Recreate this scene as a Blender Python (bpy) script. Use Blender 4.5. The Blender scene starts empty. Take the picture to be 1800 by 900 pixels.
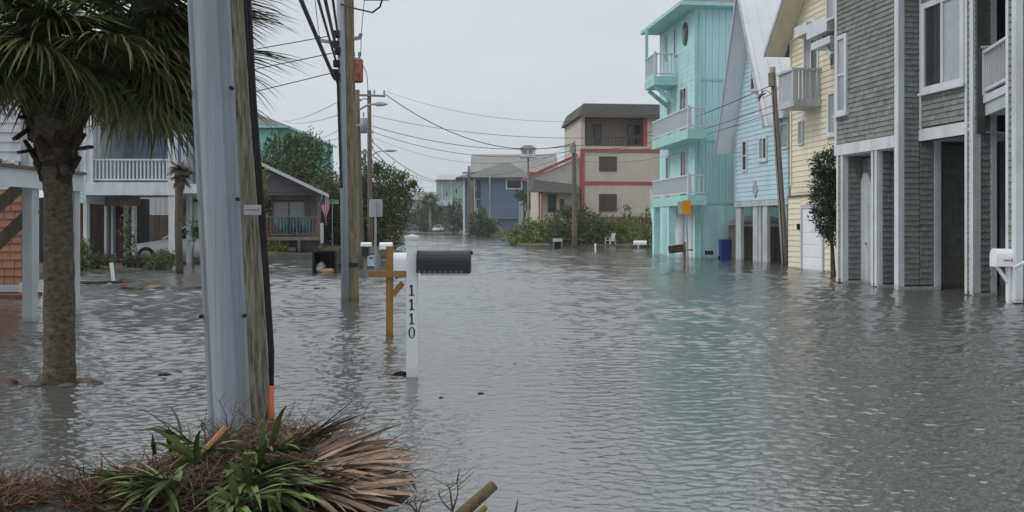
import bpy, bmesh, math, random
from mathutils import Vector, Matrix, Euler, noise as mnoise

R = random.Random(11)
S = bpy.context.scene
C = S.collection
V = Vector
# ------------------------------------------------------------------ camera, sky, sun, exposure
F, CX, HY, H = 1600.0, 900.0, 396.0, 1.5      # focal length in photo pixels, vanishing column, horizon row, eye height over the water
cam = bpy.data.cameras.new('camera'); camo = bpy.data.objects.new('camera', cam); C.objects.link(camo)
cam.sensor_width = 36.0; cam.lens = 36.0 * F / 1800.0; cam.shift_y = -(450 - HY) / 1800.0
cam.clip_start = 0.05; cam.clip_end = 6000
camo.location = (0, 0, H); camo.rotation_euler = (math.radians(90), 0, 0)
S.camera = camo
S.view_settings.view_transform = 'Standard'; S.view_settings.look = 'None'
S.view_settings.exposure = 0.1; S.view_settings.gamma = 1.0

SUN_EL, SUN_AZ = math.radians(48), math.radians(254)   # azimuth clockwise from +Y: behind the left shoulder
w = bpy.data.worlds.new('World'); S.world = w; w.use_nodes = True
nt = w.node_tree; nt.nodes.clear()
def N(tree, typ, **kw):
    n = tree.nodes.new(typ)
    for k, v in kw.items(): setattr(n, k, v)
    return n
out = N(nt, 'ShaderNodeOutputWorld'); bg = N(nt, 'ShaderNodeBackground'); bg.inputs['Strength'].default_value = 0.1
sky = N(nt, 'ShaderNodeTexSky', sky_type='NISHITA', sun_disc=False)
sky.sun_elevation = SUN_EL; sky.sun_rotation = SUN_AZ; sky.air_density = 1.0; sky.dust_density = 4.0
hs = N(nt, 'ShaderNodeHueSaturation'); hs.inputs['Saturation'].default_value = 0.3
tc = N(nt, 'ShaderNodeTexCoord'); sx = N(nt, 'ShaderNodeSeparateXYZ')
ramp = N(nt, 'ShaderNodeValToRGB')            # overcast: the cloud deck is thinner and brighter overhead
ramp.color_ramp.elements[0].position = 0.0; ramp.color_ramp.elements[0].color = (0.510, 0.562, 0.608, 1)
ramp.color_ramp.elements[1].position = 1.0; ramp.color_ramp.elements[1].color = (1.0, 1.05, 1.10, 1)
e = ramp.color_ramp.elements.new(0.28); e.color = (0.575, 0.620, 0.660, 1)
nz = N(nt, 'ShaderNodeTexNoise'); nz.inputs['Scale'].default_value = 2.2; nz.inputs['Detail'].default_value = 5
mp = N(nt, 'ShaderNodeMapping'); mp.inputs['Scale'].default_value = (1, 1, 4.5)
mr = N(nt, 'ShaderNodeMapRange'); mr.inputs['To Min'].default_value = 10.4; mr.inputs['To Max'].default_value = 12.4
mr.inputs['From Min'].default_value = 0.3; mr.inputs['From Max'].default_value = 0.7
vm = N(nt, 'ShaderNodeVectorMath', operation='SCALE')
mix = N(nt, 'ShaderNodeMixRGB'); mix.inputs['Fac'].default_value = 0.88
L = nt.links.new
L(tc.outputs['Generated'], sx.inputs[0]); L(sx.outputs['Z'], ramp.inputs[0])
L(tc.outputs['Generated'], mp.inputs[0]); L(mp.outputs[0], nz.inputs['Vector']); L(nz.outputs['Fac'], mr.inputs['Value'])
L(ramp.outputs[0], vm.inputs[0]); L(mr.outputs[0], vm.inputs['Scale'])
L(sky.outputs[0], hs.inputs['Color']); L(hs.outputs[0], mix.inputs[1]); L(vm.outputs[0], mix.inputs[2])
L(mix.outputs[0], bg.inputs['Color']); L(bg.outputs[0], out.inputs[0])
sl = bpy.data.lights.new('sun', 'SUN'); sl.energy = 1.0; sl.angle = math.radians(22); sl.color = (1.0, 0.96, 0.9)
so = bpy.data.objects.new('sun', sl); C.objects.link(so)
sd = V((math.sin(SUN_AZ) * math.cos(SUN_EL), math.cos(SUN_AZ) * math.cos(SUN_EL), math.sin(SUN_EL)))
so.rotation_euler = sd.to_track_quat('Z', 'Y').to_euler(); so.location = sd * 60

# ------------------------------------------------------------------ helpers
ORG = {}
def at(px, py, d): return V(((px - CX) / F * d, d, H - (py - HY) / F * d))
def dep(py): return F * H / (py - HY)
def wet(px, py): return at(px, py, dep(py))
def zat(py, d): return H - (py - HY) / F * d

def tag(o, label, cat, group=None, kind=None):
    if label: o['label'] = label
    if cat: o['category'] = cat
    if group: o['group'] = group
    if kind: o['kind'] = kind
    return o
def thing(name, label, cat, loc, group=None, rz=0.0):
    o = bpy.data.objects.new(name, None); C.objects.link(o); o.empty_display_size = .2
    o.location = loc; o.rotation_euler = (0, 0, rz)
    ORG[o] = V(loc)
    return tag(o, label, cat, group)
def link(name, me, parent=None, mw=None):
    o = bpy.data.objects.new(name, me); C.objects.link(o)
    if parent is not None:
        o.parent = parent; ORG[o] = ORG[parent]
    return o
class MB:
    def __init__(s): s.v = []; s.f = []
    def add(s, vs, fs):
        b = len(s.v); s.v += [tuple(p) for p in vs]; s.f += [tuple(i + b for i in f) for f in fs]; return s
    def box(s, p, a, b, c):
        p, a, b, c = V(p), V(a), V(b), V(c)
        return s.add([p, p+a, p+a+b, p+b, p+c, p+a+c, p+a+b+c, p+b+c],
                     [(0,3,2,1),(4,5,6,7),(0,1,5,4),(1,2,6,5),(2,3,7,6),(3,0,4,7)])
    def cbox(s, c, sx, sy, sz, rz=0):
        c = V(c); m = Matrix.Rotation(rz, 3, 'Z')
        a, b = m @ V((sx,0,0)), m @ V((0,sy,0)); k = V((0,0,sz))
        return s.box(c - a/2 - b/2 - k/2, a, b, k)
    def hexa(s, lo, hi):
        return s.add(list(lo) + list(hi), [(0,3,2,1),(4,5,6,7),(0,1,5,4),(1,2,6,5),(2,3,7,6),(3,0,4,7)])
    def prism(s, poly, ext):
        n = len(poly); ext = V(ext); vs = [V(p) for p in poly] + [V(p) + ext for p in poly]
        fs = [tuple(range(n))[::-1], tuple(range(n, 2*n))] + [(i, (i+1) % n, n+(i+1) % n, n+i) for i in range(n)]
        return s.add(vs, fs)
    def beam(s, a, b, wd, th, up=(0,0,1)):
        a, b = V(a), V(b); d = (b-a).normalized(); sd_ = d.cross(V(up))
        if sd_.length < 1e-4: sd_ = V((1,0,0))
        sd_.normalize(); u_ = sd_.cross(d)
        return s.box(a - sd_*wd/2 - u_*th/2, sd_*wd, u_*th, b-a)
    def tube(s, pts, rad, n=8, cap=True):
        pts = [V(p) for p in pts]
        if not isinstance(rad, (list, tuple)): rad = [rad]*len(pts)
        b = len(s.v); ref = None
        for i, p in enumerate(pts):
            t = (pts[min(i+1, len(pts)-1)] - pts[max(i-1, 0)]).normalized()
            if ref is None:
                ref = t.cross(V((0,0,1)))
                if ref.length < 1e-3: ref = V((1,0,0))
            ref = (ref - t*ref.dot(t)).normalized(); q = t.cross(ref)
            for k in range(n):
                a = 2*math.pi*k/n
                s.v.append(tuple(p + (ref*math.cos(a) + q*math.sin(a))*rad[i]))
        for i in range(len(pts)-1):
            for k in range(n):
                k2 = (k+1) % n
                s.f.append((b+i*n+k, b+i*n+k2, b+(i+1)*n+k2, b+(i+1)*n+k))
        if cap:
            s.f.append(tuple(b+k for k in range(n))[::-1]); s.f.append(tuple(b+(len(pts)-1)*n+k for k in range(n)))
        return s
    def build(s, name, mat, parent=None, smooth=False, org=None):
        o0 = ORG[parent] if parent is not None else (V(org) if org is not None else V((0,0,0)))
        me = bpy.data.meshes.new(name)
        me.from_pydata([(x-o0.x, y-o0.y, z-o0.z) for x, y, z in s.v], [], s.f)
        me.materials.append(mat)
        if smooth: me.polygons.foreach_set('use_smooth', [True]*len(me.polygons))
        me.update()
        o = link(name, me, parent)
        if parent is None: o.location = o0; ORG[o] = o0
        return o
def single(mb, name, mat, label, cat, org, group=None, smooth=False):
    return tag(mb.build(name, mat, None, smooth, org), label, cat, group)
def unit_box(mat):
    m = MB(); m.box((0,0,0), (1,0,0), (0,1,0), (0,0,1))
    me = bpy.data.meshes.new('unit_box'); me.from_pydata(m.v, [], m.f); me.materials.append(mat); return me
_ub = {}
def piece(name, mat, parent, mtx, mesh=None):
    """a repeated piece that shares mesh data: unit box carried by a world matrix"""
    if mesh is None:
        mesh = _ub.setdefault(mat.name, None) or _ub.__setitem__(mat.name, unit_box(mat)) or _ub[mat.name]
    o = link(name, mesh, parent)
    m = mtx.copy(); m.translation = m.translation - ORG[parent]
    o.matrix_local = m
    return o

class W:
    """a wall frame: origin on the ground, outward normal n; u runs to the left as seen from in front"""
    def __init__(s, o, n):
        s.o = V((o[0], o[1], 0)); s.n = V((n[0], n[1], 0)).normalized(); s.u = V((s.n.y, -s.n.x, 0))
    def p(s, u, n, z): return s.o + s.u*u + s.n*n + V((0,0,z))
    def U(s, px, n=0.0):
        k = (px-CX)/F; o = s.o + s.n*n
        return (k*o.y - o.x)/(s.u.x - k*s.u.y)
    def D(s, px, n=0.0): return s.p(s.U(px, n), n, 0).y
    def Z(s, px, py, n=0.0): return zat(py, s.D(px, n))
    def box(s, mb, u0, u1, n0, n1, z0, z1):
        if u1 < u0: u0, u1 = u1, u0
        return mb.box(s.p(u0, n0, z0), s.u*(u1-u0), s.n*(n1-n0), V((0,0,z1-z0)))
    def poly(s, mb, pts, n0, n1):
        return mb.prism([s.p(u, n0, z) for u, z in pts], s.n*(n1-n0))
    def mtx(s, u0, u1, n0, n1, z0, z1):
        m = Matrix.Identity(4)
        a, b = s.u*(u1-u0), s.n*(n1-n0)
        for i in range(3): m[i][0] = a[i]; m[i][1] = b[i]
        m[2][2] = z1-z0; m.translation = s.p(u0, n0, z0); return m
    def piece(s, name, mat, parent, u0, u1, n0, n1, z0, z1):
        if u1 < u0: u0, u1 = u1, u0
        return piece(name, mat, parent, s.mtx(u0, u1, n0, n1, z0, z1))

# ------------------------------------------------------------------ materials
MATS = {}
def mat(name, col, rough=.7, var=.18, vscale=3.0, stretch=(1,1,1), isl=0.0, bump=0.0, bscale=40.0, col2=None, spec=.3, metal=0.0, dirt=0.0, wet=.38):
    if name in MATS: return MATS[name]
    m = bpy.data.materials.new(name); m.use_nodes = True; t = m.node_tree; b = t.nodes['Principled BSDF']
    b.inputs['Roughness'].default_value = rough; b.inputs['Specular IOR Level'].default_value = spec; b.inputs['Metallic'].default_value = metal
    tc = N(t, 'ShaderNodeTexCoord'); mp = N(t, 'ShaderNodeMapping'); mp.inputs['Scale'].default_value = stretch
    t.links.new(tc.outputs['Object'], mp.inputs[0])
    nz = N(t, 'ShaderNodeTexNoise'); nz.inputs['Scale'].default_value = vscale; nz.inputs['Detail'].default_value = 6; nz.inputs['Roughness'].default_value = .65
    t.links.new(mp.outputs[0], nz.inputs['Vector'])
    c1 = [max(0, c*(1-var)) for c in col]; c2 = [min(1, c*(1+var)) for c in (col2 or col)]
    rp = N(t, 'ShaderNodeValToRGB'); rp.color_ramp.elements[0].position = .32; rp.color_ramp.elements[1].position = .68
    rp.color_ramp.elements[0].color = (*c1, 1); rp.color_ramp.elements[1].color = (*c2, 1)
    t.links.new(nz.outputs['Fac'], rp.inputs[0]); last = rp.outputs[0]
    if isl:
        g = N(t, 'ShaderNodeNewGeometry'); oi = N(t, 'ShaderNodeObjectInfo'); ad = N(t, 'ShaderNodeMath', operation='ADD'); fr = N(t, 'ShaderNodeMath', operation='FRACT')
        t.links.new(g.outputs['Random Per Island'], ad.inputs[0]); t.links.new(oi.outputs['Random'], ad.inputs[1]); t.links.new(ad.outputs[0], fr.inputs[0])
        mrg = N(t, 'ShaderNodeMapRange'); mrg.inputs['To Min'].default_value = 1-isl; mrg.inputs['To Max'].default_value = 1+isl
        t.links.new(fr.outputs[0], mrg.inputs['Value'])
        sc = N(t, 'ShaderNodeVectorMath', operation='SCALE'); t.links.new(last, sc.inputs[0]); t.links.new(mrg.outputs[0], sc.inputs['Scale']); last = sc.outputs[0]
    if dirt:
        n2 = N(t, 'ShaderNodeTexNoise'); n2.inputs['Scale'].default_value = 1.3; n2.inputs['Detail'].default_value = 8
        m2 = N(t, 'ShaderNodeMapping'); m2.inputs['Scale'].default_value = (2.5, 2.5, .5)
        t.links.new(tc.outputs['Object'], m2.inputs[0]); t.links.new(m2.outputs[0], n2.inputs['Vector'])
        r2 = N(t, 'ShaderNodeMapRange'); r2.inputs['From Min'].default_value = .48; r2.inputs['From Max'].default_value = .75; r2.inputs['To Max'].default_value = dirt
        t.links.new(n2.outputs['Fac'], r2.inputs['Value'])
        mx = N(t, 'ShaderNodeMixRGB'); mx.inputs[2].default_value = (.16, .15, .12, 1)
        t.links.new(r2.outputs[0], mx.inputs[0]); t.links.new(last, mx.inputs[1]); last = mx.outputs[0]
    if wet:                                   # soaked band just above the flood, with a ragged upper edge
        gp = N(t, 'ShaderNodeNewGeometry'); sp = N(t, 'ShaderNodeSeparateXYZ'); t.links.new(gp.outputs['Position'], sp.inputs[0])
        n4 = N(t, 'ShaderNodeTexNoise'); n4.inputs['Scale'].default_value = 5.0; t.links.new(gp.outputs['Position'], n4.inputs['Vector'])
        mz = N(t, 'ShaderNodeMath', operation='MULTIPLY_ADD'); mz.inputs[1].default_value = -.16; t.links.new(n4.outputs['Fac'], mz.inputs[0]); t.links.new(sp.outputs['Z'], mz.inputs[2])
        r4 = N(t, 'ShaderNodeMapRange'); r4.inputs['From Min'].default_value = -.03; r4.inputs['From Max'].default_value = .03; r4.inputs['To Min'].default_value = wet; r4.inputs['To Max'].default_value = 0
        t.links.new(mz.outputs[0], r4.inputs['Value'])
        m4 = N(t, 'ShaderNodeMixRGB', blend_type='MULTIPLY'); m4.inputs[2].default_value = (.42, .38, .30, 1)
        t.links.new(r4.outputs[0], m4.inputs[0]); t.links.new(last, m4.inputs[1]); last = m4.outputs[0]
    t.links.new(last, b.inputs['Base Color'])
    if bump:
        n3 = N(t, 'ShaderNodeTexNoise'); n3.inputs['Scale'].default_value = bscale; n3.inputs['Detail'].default_value = 4
        t.links.new(mp.outputs[0], n3.inputs['Vector'])
        bp = N(t, 'ShaderNodeBump'); bp.inputs['Strength'].default_value = bump; bp.inputs['Distance'].default_value = .02
        t.links.new(n3.outputs['Fac'], bp.inputs['Height']); t.links.new(bp.outputs[0], b.inputs['Normal'])
    MATS[name] = m; return m
trim = mat('white_paint', (.58,.61,.64), .55, .06, 2.0, dirt=.35)
trimg = mat('grey_white_paint', (.45,.48,.50), .6, .08, 2.0, dirt=.45)
shin = mat('grey_shingle', (.192,.218,.214), .85, .16, 3.0, (1,1,2), isl=.12, bump=.4, col2=(.212,.23,.218))
dwall = mat('grey_wall', (.08,.09,.088), .9, .15)
glass = mat('window_glass', (.03,.035,.04), .06, .1, spec=.6)
blind = mat('window_blind', (.36,.39,.42), .3, .1, spec=.5)
curt = mat('curtain_glass', (.27,.30,.32), .25, .2, 4, (6,6,.3), spec=.5)
teal = mat('teal_paint', (.44,.70,.70), .65, .10, .8, dirt=.22)
tealt = mat('teal_trim_paint', (.35,.62,.59), .6, .07, 1.2, dirt=.18)
ltblue = mat('light_blue_siding', (.46,.61,.67), .6, .06, 1.5, isl=.04, dirt=.12)
yellow = mat('yellow_siding', (.70,.645,.51), .6, .06, 1.5, isl=.05, dirt=.15)
metalroof = mat('white_metal_roof', (.74,.76,.80), .4, .05, 1.0, spec=.5)
roofg = mat('grey_roof_shingle', (.16,.16,.155), .9, .2, 2.5, bump=.3)
roofb = mat('brown_roof_shingle', (.10,.092,.085), .9, .2, 2.5, bump=.3)
cream = mat('cream_stucco', (.53,.485,.42), .85, .06, .8, dirt=.15)
redtrim = mat('red_trim_paint', (.36,.10,.10), .6, .1, 2)
brownf = mat('brown_window_frame', (.12,.08,.06), .6, .1)
blueh = mat('slate_blue_siding', (.12,.165,.235), .7, .08, 1.0, isl=.05)
bluep = mat('porch_blue_siding', (.24,.31,.40), .7, .06, 1.0, isl=.05)
paleteal = mat('pale_teal_siding', (.30,.42,.40), .7, .08)
purp = mat('purple_grey_boards', (.19,.165,.185), .85, .2, 3, (3,3,.6), isl=.2)
weath = mat('weathered_wood', (.20,.17,.145), .85, .25, 4, (4,4,.6), isl=.2, bump=.3)
brownw = mat('brown_fence_wood', (.15,.115,.09), .85, .25, 4, (4,4,.5), isl=.25)
greyw = mat('grey_brown_boards', (.15,.135,.115), .85, .2, 4, (4,4,.5), isl=.15)
polew = mat('pole_wood', (.105,.09,.07), .9, .45, 9, (5,5,.35), bump=1.0, bscale=22, col2=(.25,.24,.18))
polem = mat('brown_pole_wood', (.13,.10,.07), .9, .4, 8, (5,5,.35), bump=.8, bscale=20, col2=(.24,.195,.13))
polef = mat('far_pole_wood', (.14,.125,.10), .9, .25, 5, (4,4,.3))
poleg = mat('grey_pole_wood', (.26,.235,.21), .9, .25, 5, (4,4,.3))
postw = mat('fresh_post_wood', (.26,.155,.055), .75, .2, 6, (5,5,.5), bump=.2)
plast = mat('grey_plastic', (.25,.28,.315), .55, .12, 3, (14,14,.05), dirt=.3)
orangep = mat('orange_plastic', (.42,.13,.05), .5, .1, 3)
black = mat('black_rubber', (.012,.012,.013), .6, .1)
blackp = mat('black_plastic', (.014,.014,.016), .45, .15, 3, spec=.4)
blackm = mat('black_mailbox_paint', (.016,.017,.020), .42, .1, 3, spec=.5)
steel = mat('galvanised_steel', (.36,.37,.38), .5, .12, 6, metal=.5)
signb = mat('sign_back_aluminium', (.34,.35,.36), .55, .08, 3, (6,6,.5))
wire = mat('wire_insulation', (.03,.03,.032), .6, .1)
redcan = mat('rusty_red_can', (.27,.06,.045), .7, .5, 9, col2=(.33,.13,.10))
greycan = mat('grey_can', (.26,.28,.30), .5, .1)
whitep = mat('white_mailbox_paint', (.72,.74,.77), .45, .04, 2, spec=.4, wet=.15)
bluebin = mat('blue_bin_plastic', (.015,.04,.26), .45, .1)
yelsign = mat('yellow_sign_sheet', (.62,.28,.02), .5, .08)
greensign = mat('green_sign_sheet', (.10,.28,.20), .5, .08)
orshin = mat('orange_shingle', (.33,.17,.12), .8, .12, 4, isl=.08)
concrete = mat('concrete', (.30,.28,.25), .9, .15, 4, bump=.3)
pebble = mat('pebble_dash', (.20,.19,.165), .95, .5, 28, bump=.9, bscale=60)
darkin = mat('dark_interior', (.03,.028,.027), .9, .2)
brick = mat('brown_brick', (.20,.10,.07), .9, .25, 8)
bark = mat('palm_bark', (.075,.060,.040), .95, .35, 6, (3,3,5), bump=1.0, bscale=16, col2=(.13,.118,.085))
boot = mat('palm_boot', (.045,.032,.022), .95, .4, 7, isl=.35, bump=.5)
frondg = mat('palm_leaf_green', (.052,.085,.03), .5, .35, 3, isl=.4, col2=(.085,.115,.042), spec=.4)
frondo = mat('palm_leaf_olive', (.085,.10,.036), .55, .3, 3, isl=.4, col2=(.13,.125,.052))
frondb = mat('palm_leaf_dead', (.20,.135,.095), .8, .3, 5, isl=.4, col2=(.28,.20,.15))
frondl = mat('palm_leaf_fresh', (.065,.10,.032), .6, .3, 3, isl=.55, col2=(.125,.165,.06))
cedar = mat('cedar_leaf', (.06,.088,.036), .8, .3, 1.5, isl=.45, col2=(.095,.12,.046))
shrubg = mat('shrub_leaf', (.085,.125,.045), .75, .3, 1.5, isl=.4, col2=(.12,.155,.055))
shruby = mat('shrub_leaf_yellow', (.12,.165,.042), .75, .3, 1.5, isl=.4, col2=(.17,.205,.06))
shrubd = mat('shrub_leaf_dark', (.055,.085,.038), .7, .3, 1.5, isl=.4, col2=(.085,.115,.052))
oleand = mat('vine_leaf', (.035,.058,.03), .45, .3, 1.5, isl=.45, spec=.5)
flowr = mat('red_flower', (.32,.05,.05), .7, .2, isl=.3)
twigm = mat('dead_twig', (.095,.066,.050), .9, .3, 5, isl=.6, col2=(.17,.125,.095))
twigr = mat('red_twig', (.12,.05,.035), .9, .3, 5, isl=.5)
trunkm = mat('tree_bark', (.09,.075,.06), .95, .3, 5, (4,4,1))
rockm = mat('wet_rock', (.13,.115,.095), .7, .3, 6, bump=.5)
rockr = mat('red_rock', (.14,.065,.045), .7, .3, 6, bump=.5)
rocky = mat('tan_rock', (.24,.18,.11), .7, .3, 6, bump=.5)
carw = mat('white_car_paint', (.62,.64,.66), .25, .03, spec=.5)
card = mat('dark_car_paint', (.03,.035,.05), .25, .03, spec=.5)
carr = mat('red_car_paint', (.30,.03,.04), .25, .03, spec=.5)
carb = mat('blue_car_paint', (.07,.22,.42), .3, .03, spec=.5)
cloth_t = mat('teal_plastic', (.03,.22,.25), .5, .1)
trashm = mat('crumpled_bag', (.20,.22,.24), .4, .3, 5, spec=.5)
trasht = mat('tan_cardboard', (.34,.21,.13), .8, .2, 5)

# ------------------------------------------------------------------ building pieces
def window(par, w, u0, u1, z0, z1, fm=trim, pm=glass, fw=.08, dp=.07, cols=1, rows=1, n=0.0, sill=False, pms=None):
    if u1 < u0: u0, u1 = u1, u0
    m = MB()
    w.box(m, u0, u0+fw, n, n+dp, z0, z1); w.box(m, u1-fw, u1, n, n+dp, z0, z1)
    w.box(m, u0+fw, u1-fw, n, n+dp, z0, z0+fw); w.box(m, u0+fw, u1-fw, n, n+dp, z1-fw, z1)
    o = m.build('window', fm, par)
    cw = (u1-u0-2*fw)/cols; rh = (z1-z0-2*fw)/rows
    for i in range(cols):
        for j in range(rows):
            a, b = u0+fw+i*cw, z0+fw+j*rh
            g = MB(); w.box(g, a+.004, a+cw-.004, n, n+dp*.5, b+.004, b+rh-.004)
            g.build('pane', (pms[(i+j) % len(pms)] if pms else pm), o)
    mm = MB()
    for i in range(1, cols): w.box(mm, u0+fw+i*cw-fw*.3, u0+fw+i*cw+fw*.3, n+dp*.5, n+dp*.9, z0+fw+.002, z1-fw-.002)
    for j in range(1, rows): w.box(mm, u0+fw+.002, u1-fw-.002, n+dp*.5, n+dp*.85, z0+fw+j*rh-fw*.25, z0+fw+j*rh+fw*.25)
    if mm.v: mm.build('mullion', fm, o)
    if sill:
        sm = MB(); w.box(sm, u0-.04, u1+.04, n, n+dp+.05, z0-.06, z0-.002); sm.build('sill', fm, o)
    return o
def siding(par, w, z0, z1, pitch, m_, lim, n=0.0, proud=.028, name='siding_board'):
    k = 0; z = z0
    while z < z1-.02:
        zt = min(z+pitch, z1); a0, a1 = lim(z); b0, b1 = lim(zt)
        if a1-a0 > .05:
            if b1-b0 < .02: b0 = b1 = (b0+b1)/2; b1 += .01
            mb = MB()
            mb.hexa([w.p(a0, n, z), w.p(a1, n, z), w.p(a1, n+proud, z), w.p(a0, n+proud, z)],
                    [w.p(b0, n, zt), w.p(b1, n, zt), w.p(b1, n+.006, zt), w.p(b0, n+.006, zt)])
            mb.build(name, m_, par)
        z += pitch
def vboards(par, w, u0, u1, z0, z1, pitch, m_, n=0.0, proud=.025, gap=.012, name='board'):
    if u1 < u0: u0, u1 = u1, u0
    k = max(1, round((u1-u0)/pitch)); p_ = (u1-u0)/k
    for i in range(k): w.piece(name, m_, par, u0+i*p_+gap/2, u0+(i+1)*p_-gap/2, n, n+proud, z0, z1)
def railing(par, w, u0, u1, z0, z1, m_, n0=-.04, n1=.04, pitch=.13, bw=.045, post=None):
    if u1 < u0: u0, u1 = u1, u0
    m = MB(); w.box(m, u0, u1, n0-.015, n1+.015, z1-.06, z1); m.build('handrail', m_, par); m = MB(); w.box(m, u0, u1, n0, n1, z0+.08, z0+.14)
    m.build('rail', m_, par)
    k = max(1, int((u1-u0)/pitch))
    for i in range(k):
        u = u0+(i+.5)*(u1-u0)/k
        w.piece('baluster', m_, par, u-bw/2, u+bw/2, -bw/2+(n0+n1)/2, bw/2+(n0+n1)/2, z0+.14, z1-.06)
def slab(par, name, m_, w, u0, u1, n0, n1, z0, z1):
    m = MB(); w.box(m, u0, u1, n0, n1, z0, z1); return m.build(name, m_, par)
_shm = {}
def shingle_mesh(m_):
    if m_.name not in _shm:
        me = bpy.data.meshes.new('shingle')
        me.from_pydata([(0,0,0),(1,0,0),(1,1,0),(0,1,0),(0,0,1),(1,0,1),(1,.25,1),(0,.25,1)], [],
                       [(0,3,2,1),(4,5,6,7),(0,1,5,4),(1,2,6,5),(2,3,7,6),(3,0,4,7)])
        me.materials.append(m_); _shm[m_.name] = me
    return _shm[m_.name]
def shingles(lst, w, u0, u1, z0, z1, pitch=.14, wid=.13, holes=(), n=0.0, th=.034, gap=.003):
    if u1 < u0: u0, u1 = u1, u0
    z = z0
    while z < z1-.03:
        u = u0
        while u < u1-.005:
            wd = wid*R.uniform(.7, 1.3); wd = min(wd, u1-u)
            if u1-u-wd < .04: wd = u1-u
            h = min(pitch*1.04, z1-z)
            cu, cz = u+wd/2, z+h/2
            if not any(a < cu < b and c < cz < d for a, b, c, d in holes):
                lst.append((w, u+gap, u+wd-gap, n, n+th*R.uniform(.9, 1.15), z-R.choice((0, 0, 0, .004)), z+h))
            u += wd
        z += pitch
def flush(lst, par, m_, limit=290):
    def key(q):
        p = q[0].p((q[1]+q[2])/2, 0, (q[5]+q[6])/2)
        k = p.y
        px, py = CX+p.x/p.y*F, HY-(p.z-H)/p.y*F
        vis = 0 <= px <= 1800 and 0 <= py <= 900
        facing = abs((p - V((0,0,H))).normalized().dot(q[0].n))
        return (0 if vis else 1, -(q[2]-q[1])*(q[6]-q[5])*facing/(k*k))
    lst.sort(key=key)
    me = shingle_mesh(m_)
    for q in lst[:limit]: piece('shingle', m_, par, q[0].mtx(*q[1:]), me)
    rest = MB()
    for q in lst[limit:]:
        w_, u0, u1, n0, n1, z0, z1 = q
        rest.hexa([w_.p(u0,n0,z0), w_.p(u1,n0,z0), w_.p(u1,n1,z0), w_.p(u0,n1,z0)],
                  [w_.p(u0,n0,z1), w_.p(u1,n0,z1), w_.p(u1,n0+(n1-n0)*.25,z1), w_.p(u0,n0+(n1-n0)*.25,z1)])
    if rest.v: rest.build('shingle_cladding', m_, par)['kind'] = 'stuff'
def leafcloud(mb, blobs, n, size, up=.3, per=9, spread=.22, rnd=R):
    tot = sum(b[1]*b[2]*b[3] for b in blobs)
    for (c, rx, ry, rz) in blobs:
        k = int(n*rx*ry*rz/tot/per)+1
        for _ in range(k):
            while True:
                q = V((rnd.uniform(-1,1), rnd.uniform(-1,1), rnd.uniform(-1,1)))
                if .05 < q.length < 1: break
            q = q.normalized()*(q.length**.55)*rnd.uniform(.8, 1.12)
            base = V(c)+V((q.x*rx, q.y*ry, q.z*rz))
            dr = (V((q.x, q.y, q.z+up))).normalized()
            for j in range(per):
                p = base + dr*rnd.uniform(-1,1)*spread + V((rnd.gauss(0,1), rnd.gauss(0,1), rnd.gauss(0,1)))*spread*.38
                a = (dr + V((rnd.gauss(0,1), rnd.gauss(0,1), rnd.gauss(0,1)))*.6).normalized()
                b = a.cross(V((rnd.gauss(0,1), rnd.gauss(0,1), rnd.gauss(0,1)))).normalized()
                s_ = size*rnd.uniform(.6, 1.4)
                mb.add([p-a*s_, p+b*s_*.36, p+a*s_, p-b*s_*.36], [(0,1,2,3)])
    return mb
def bush(name, label, cat, base, blobs, n, size, m_, group=None, stems=4, up=.3, per=9, spread=.2, extra=None):
    t = thing(name, label, cat, base, group)
    mb = MB(); leafcloud(mb, blobs, n, size, up, per, spread); mb.build('foliage', m_, t)
    tr = MB()
    for i in range(stems):
        c = V(blobs[i % len(blobs)][0]); b0 = V(base)+V((R.uniform(-.1,.1), R.uniform(-.1,.1), -.25))
        mid = (b0+c)/2+V((R.uniform(-.1,.1), R.uniform(-.1,.1), 0))
        r0 = .02+.012*(c.z-b0.z)
        tr.tube([b0, mid, c], [r0, r0*.7, r0*.3], 6)
    tr.build('stem', trunkm, t)
    if extra: extra(t)
    return t
def rock(label, p, sx, sy, sz, m_, cat='rock', name='rock', group=None):
    bm = bmesh.new(); bmesh.ops.create_icosphere(bm, subdivisions=3, radius=1)
    off = V((R.uniform(0,50), R.uniform(0,50), 0))
    for v in bm.verts:
        k = 1+.38*mnoise.noise(v.co*1.2+off)+.22*mnoise.noise(v.co*3.1+off)
        v.co = V((v.co.x*sx*k, v.co.y*sy*k, v.co.z*sz*k))
    me = bpy.data.meshes.new(name); bm.to_mesh(me); bm.free(); me.materials.append(m_)
    me.polygons.foreach_set('use_smooth', [True]*len(me.polygons))
    o = link(name, me); o.location = p; ORG[o] = V(p)
    return tag(o, label, cat, group)
def catenary(a, b, sag, n=14):
    a, b = V(a), V(b)
    return [a.lerp(b, i/n) - V((0,0,4*sag*(i/n)*(1-i/n))) for i in range(n+1)]
def cable(a, b, sag, r, label, group, n=14, m_=None):
    p = catenary(a, b, sag, n); m = MB(); m.tube(p, r, 5)
    return single(m, 'power_line', m_ or wire, label, 'wire', p[0], group)
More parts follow.
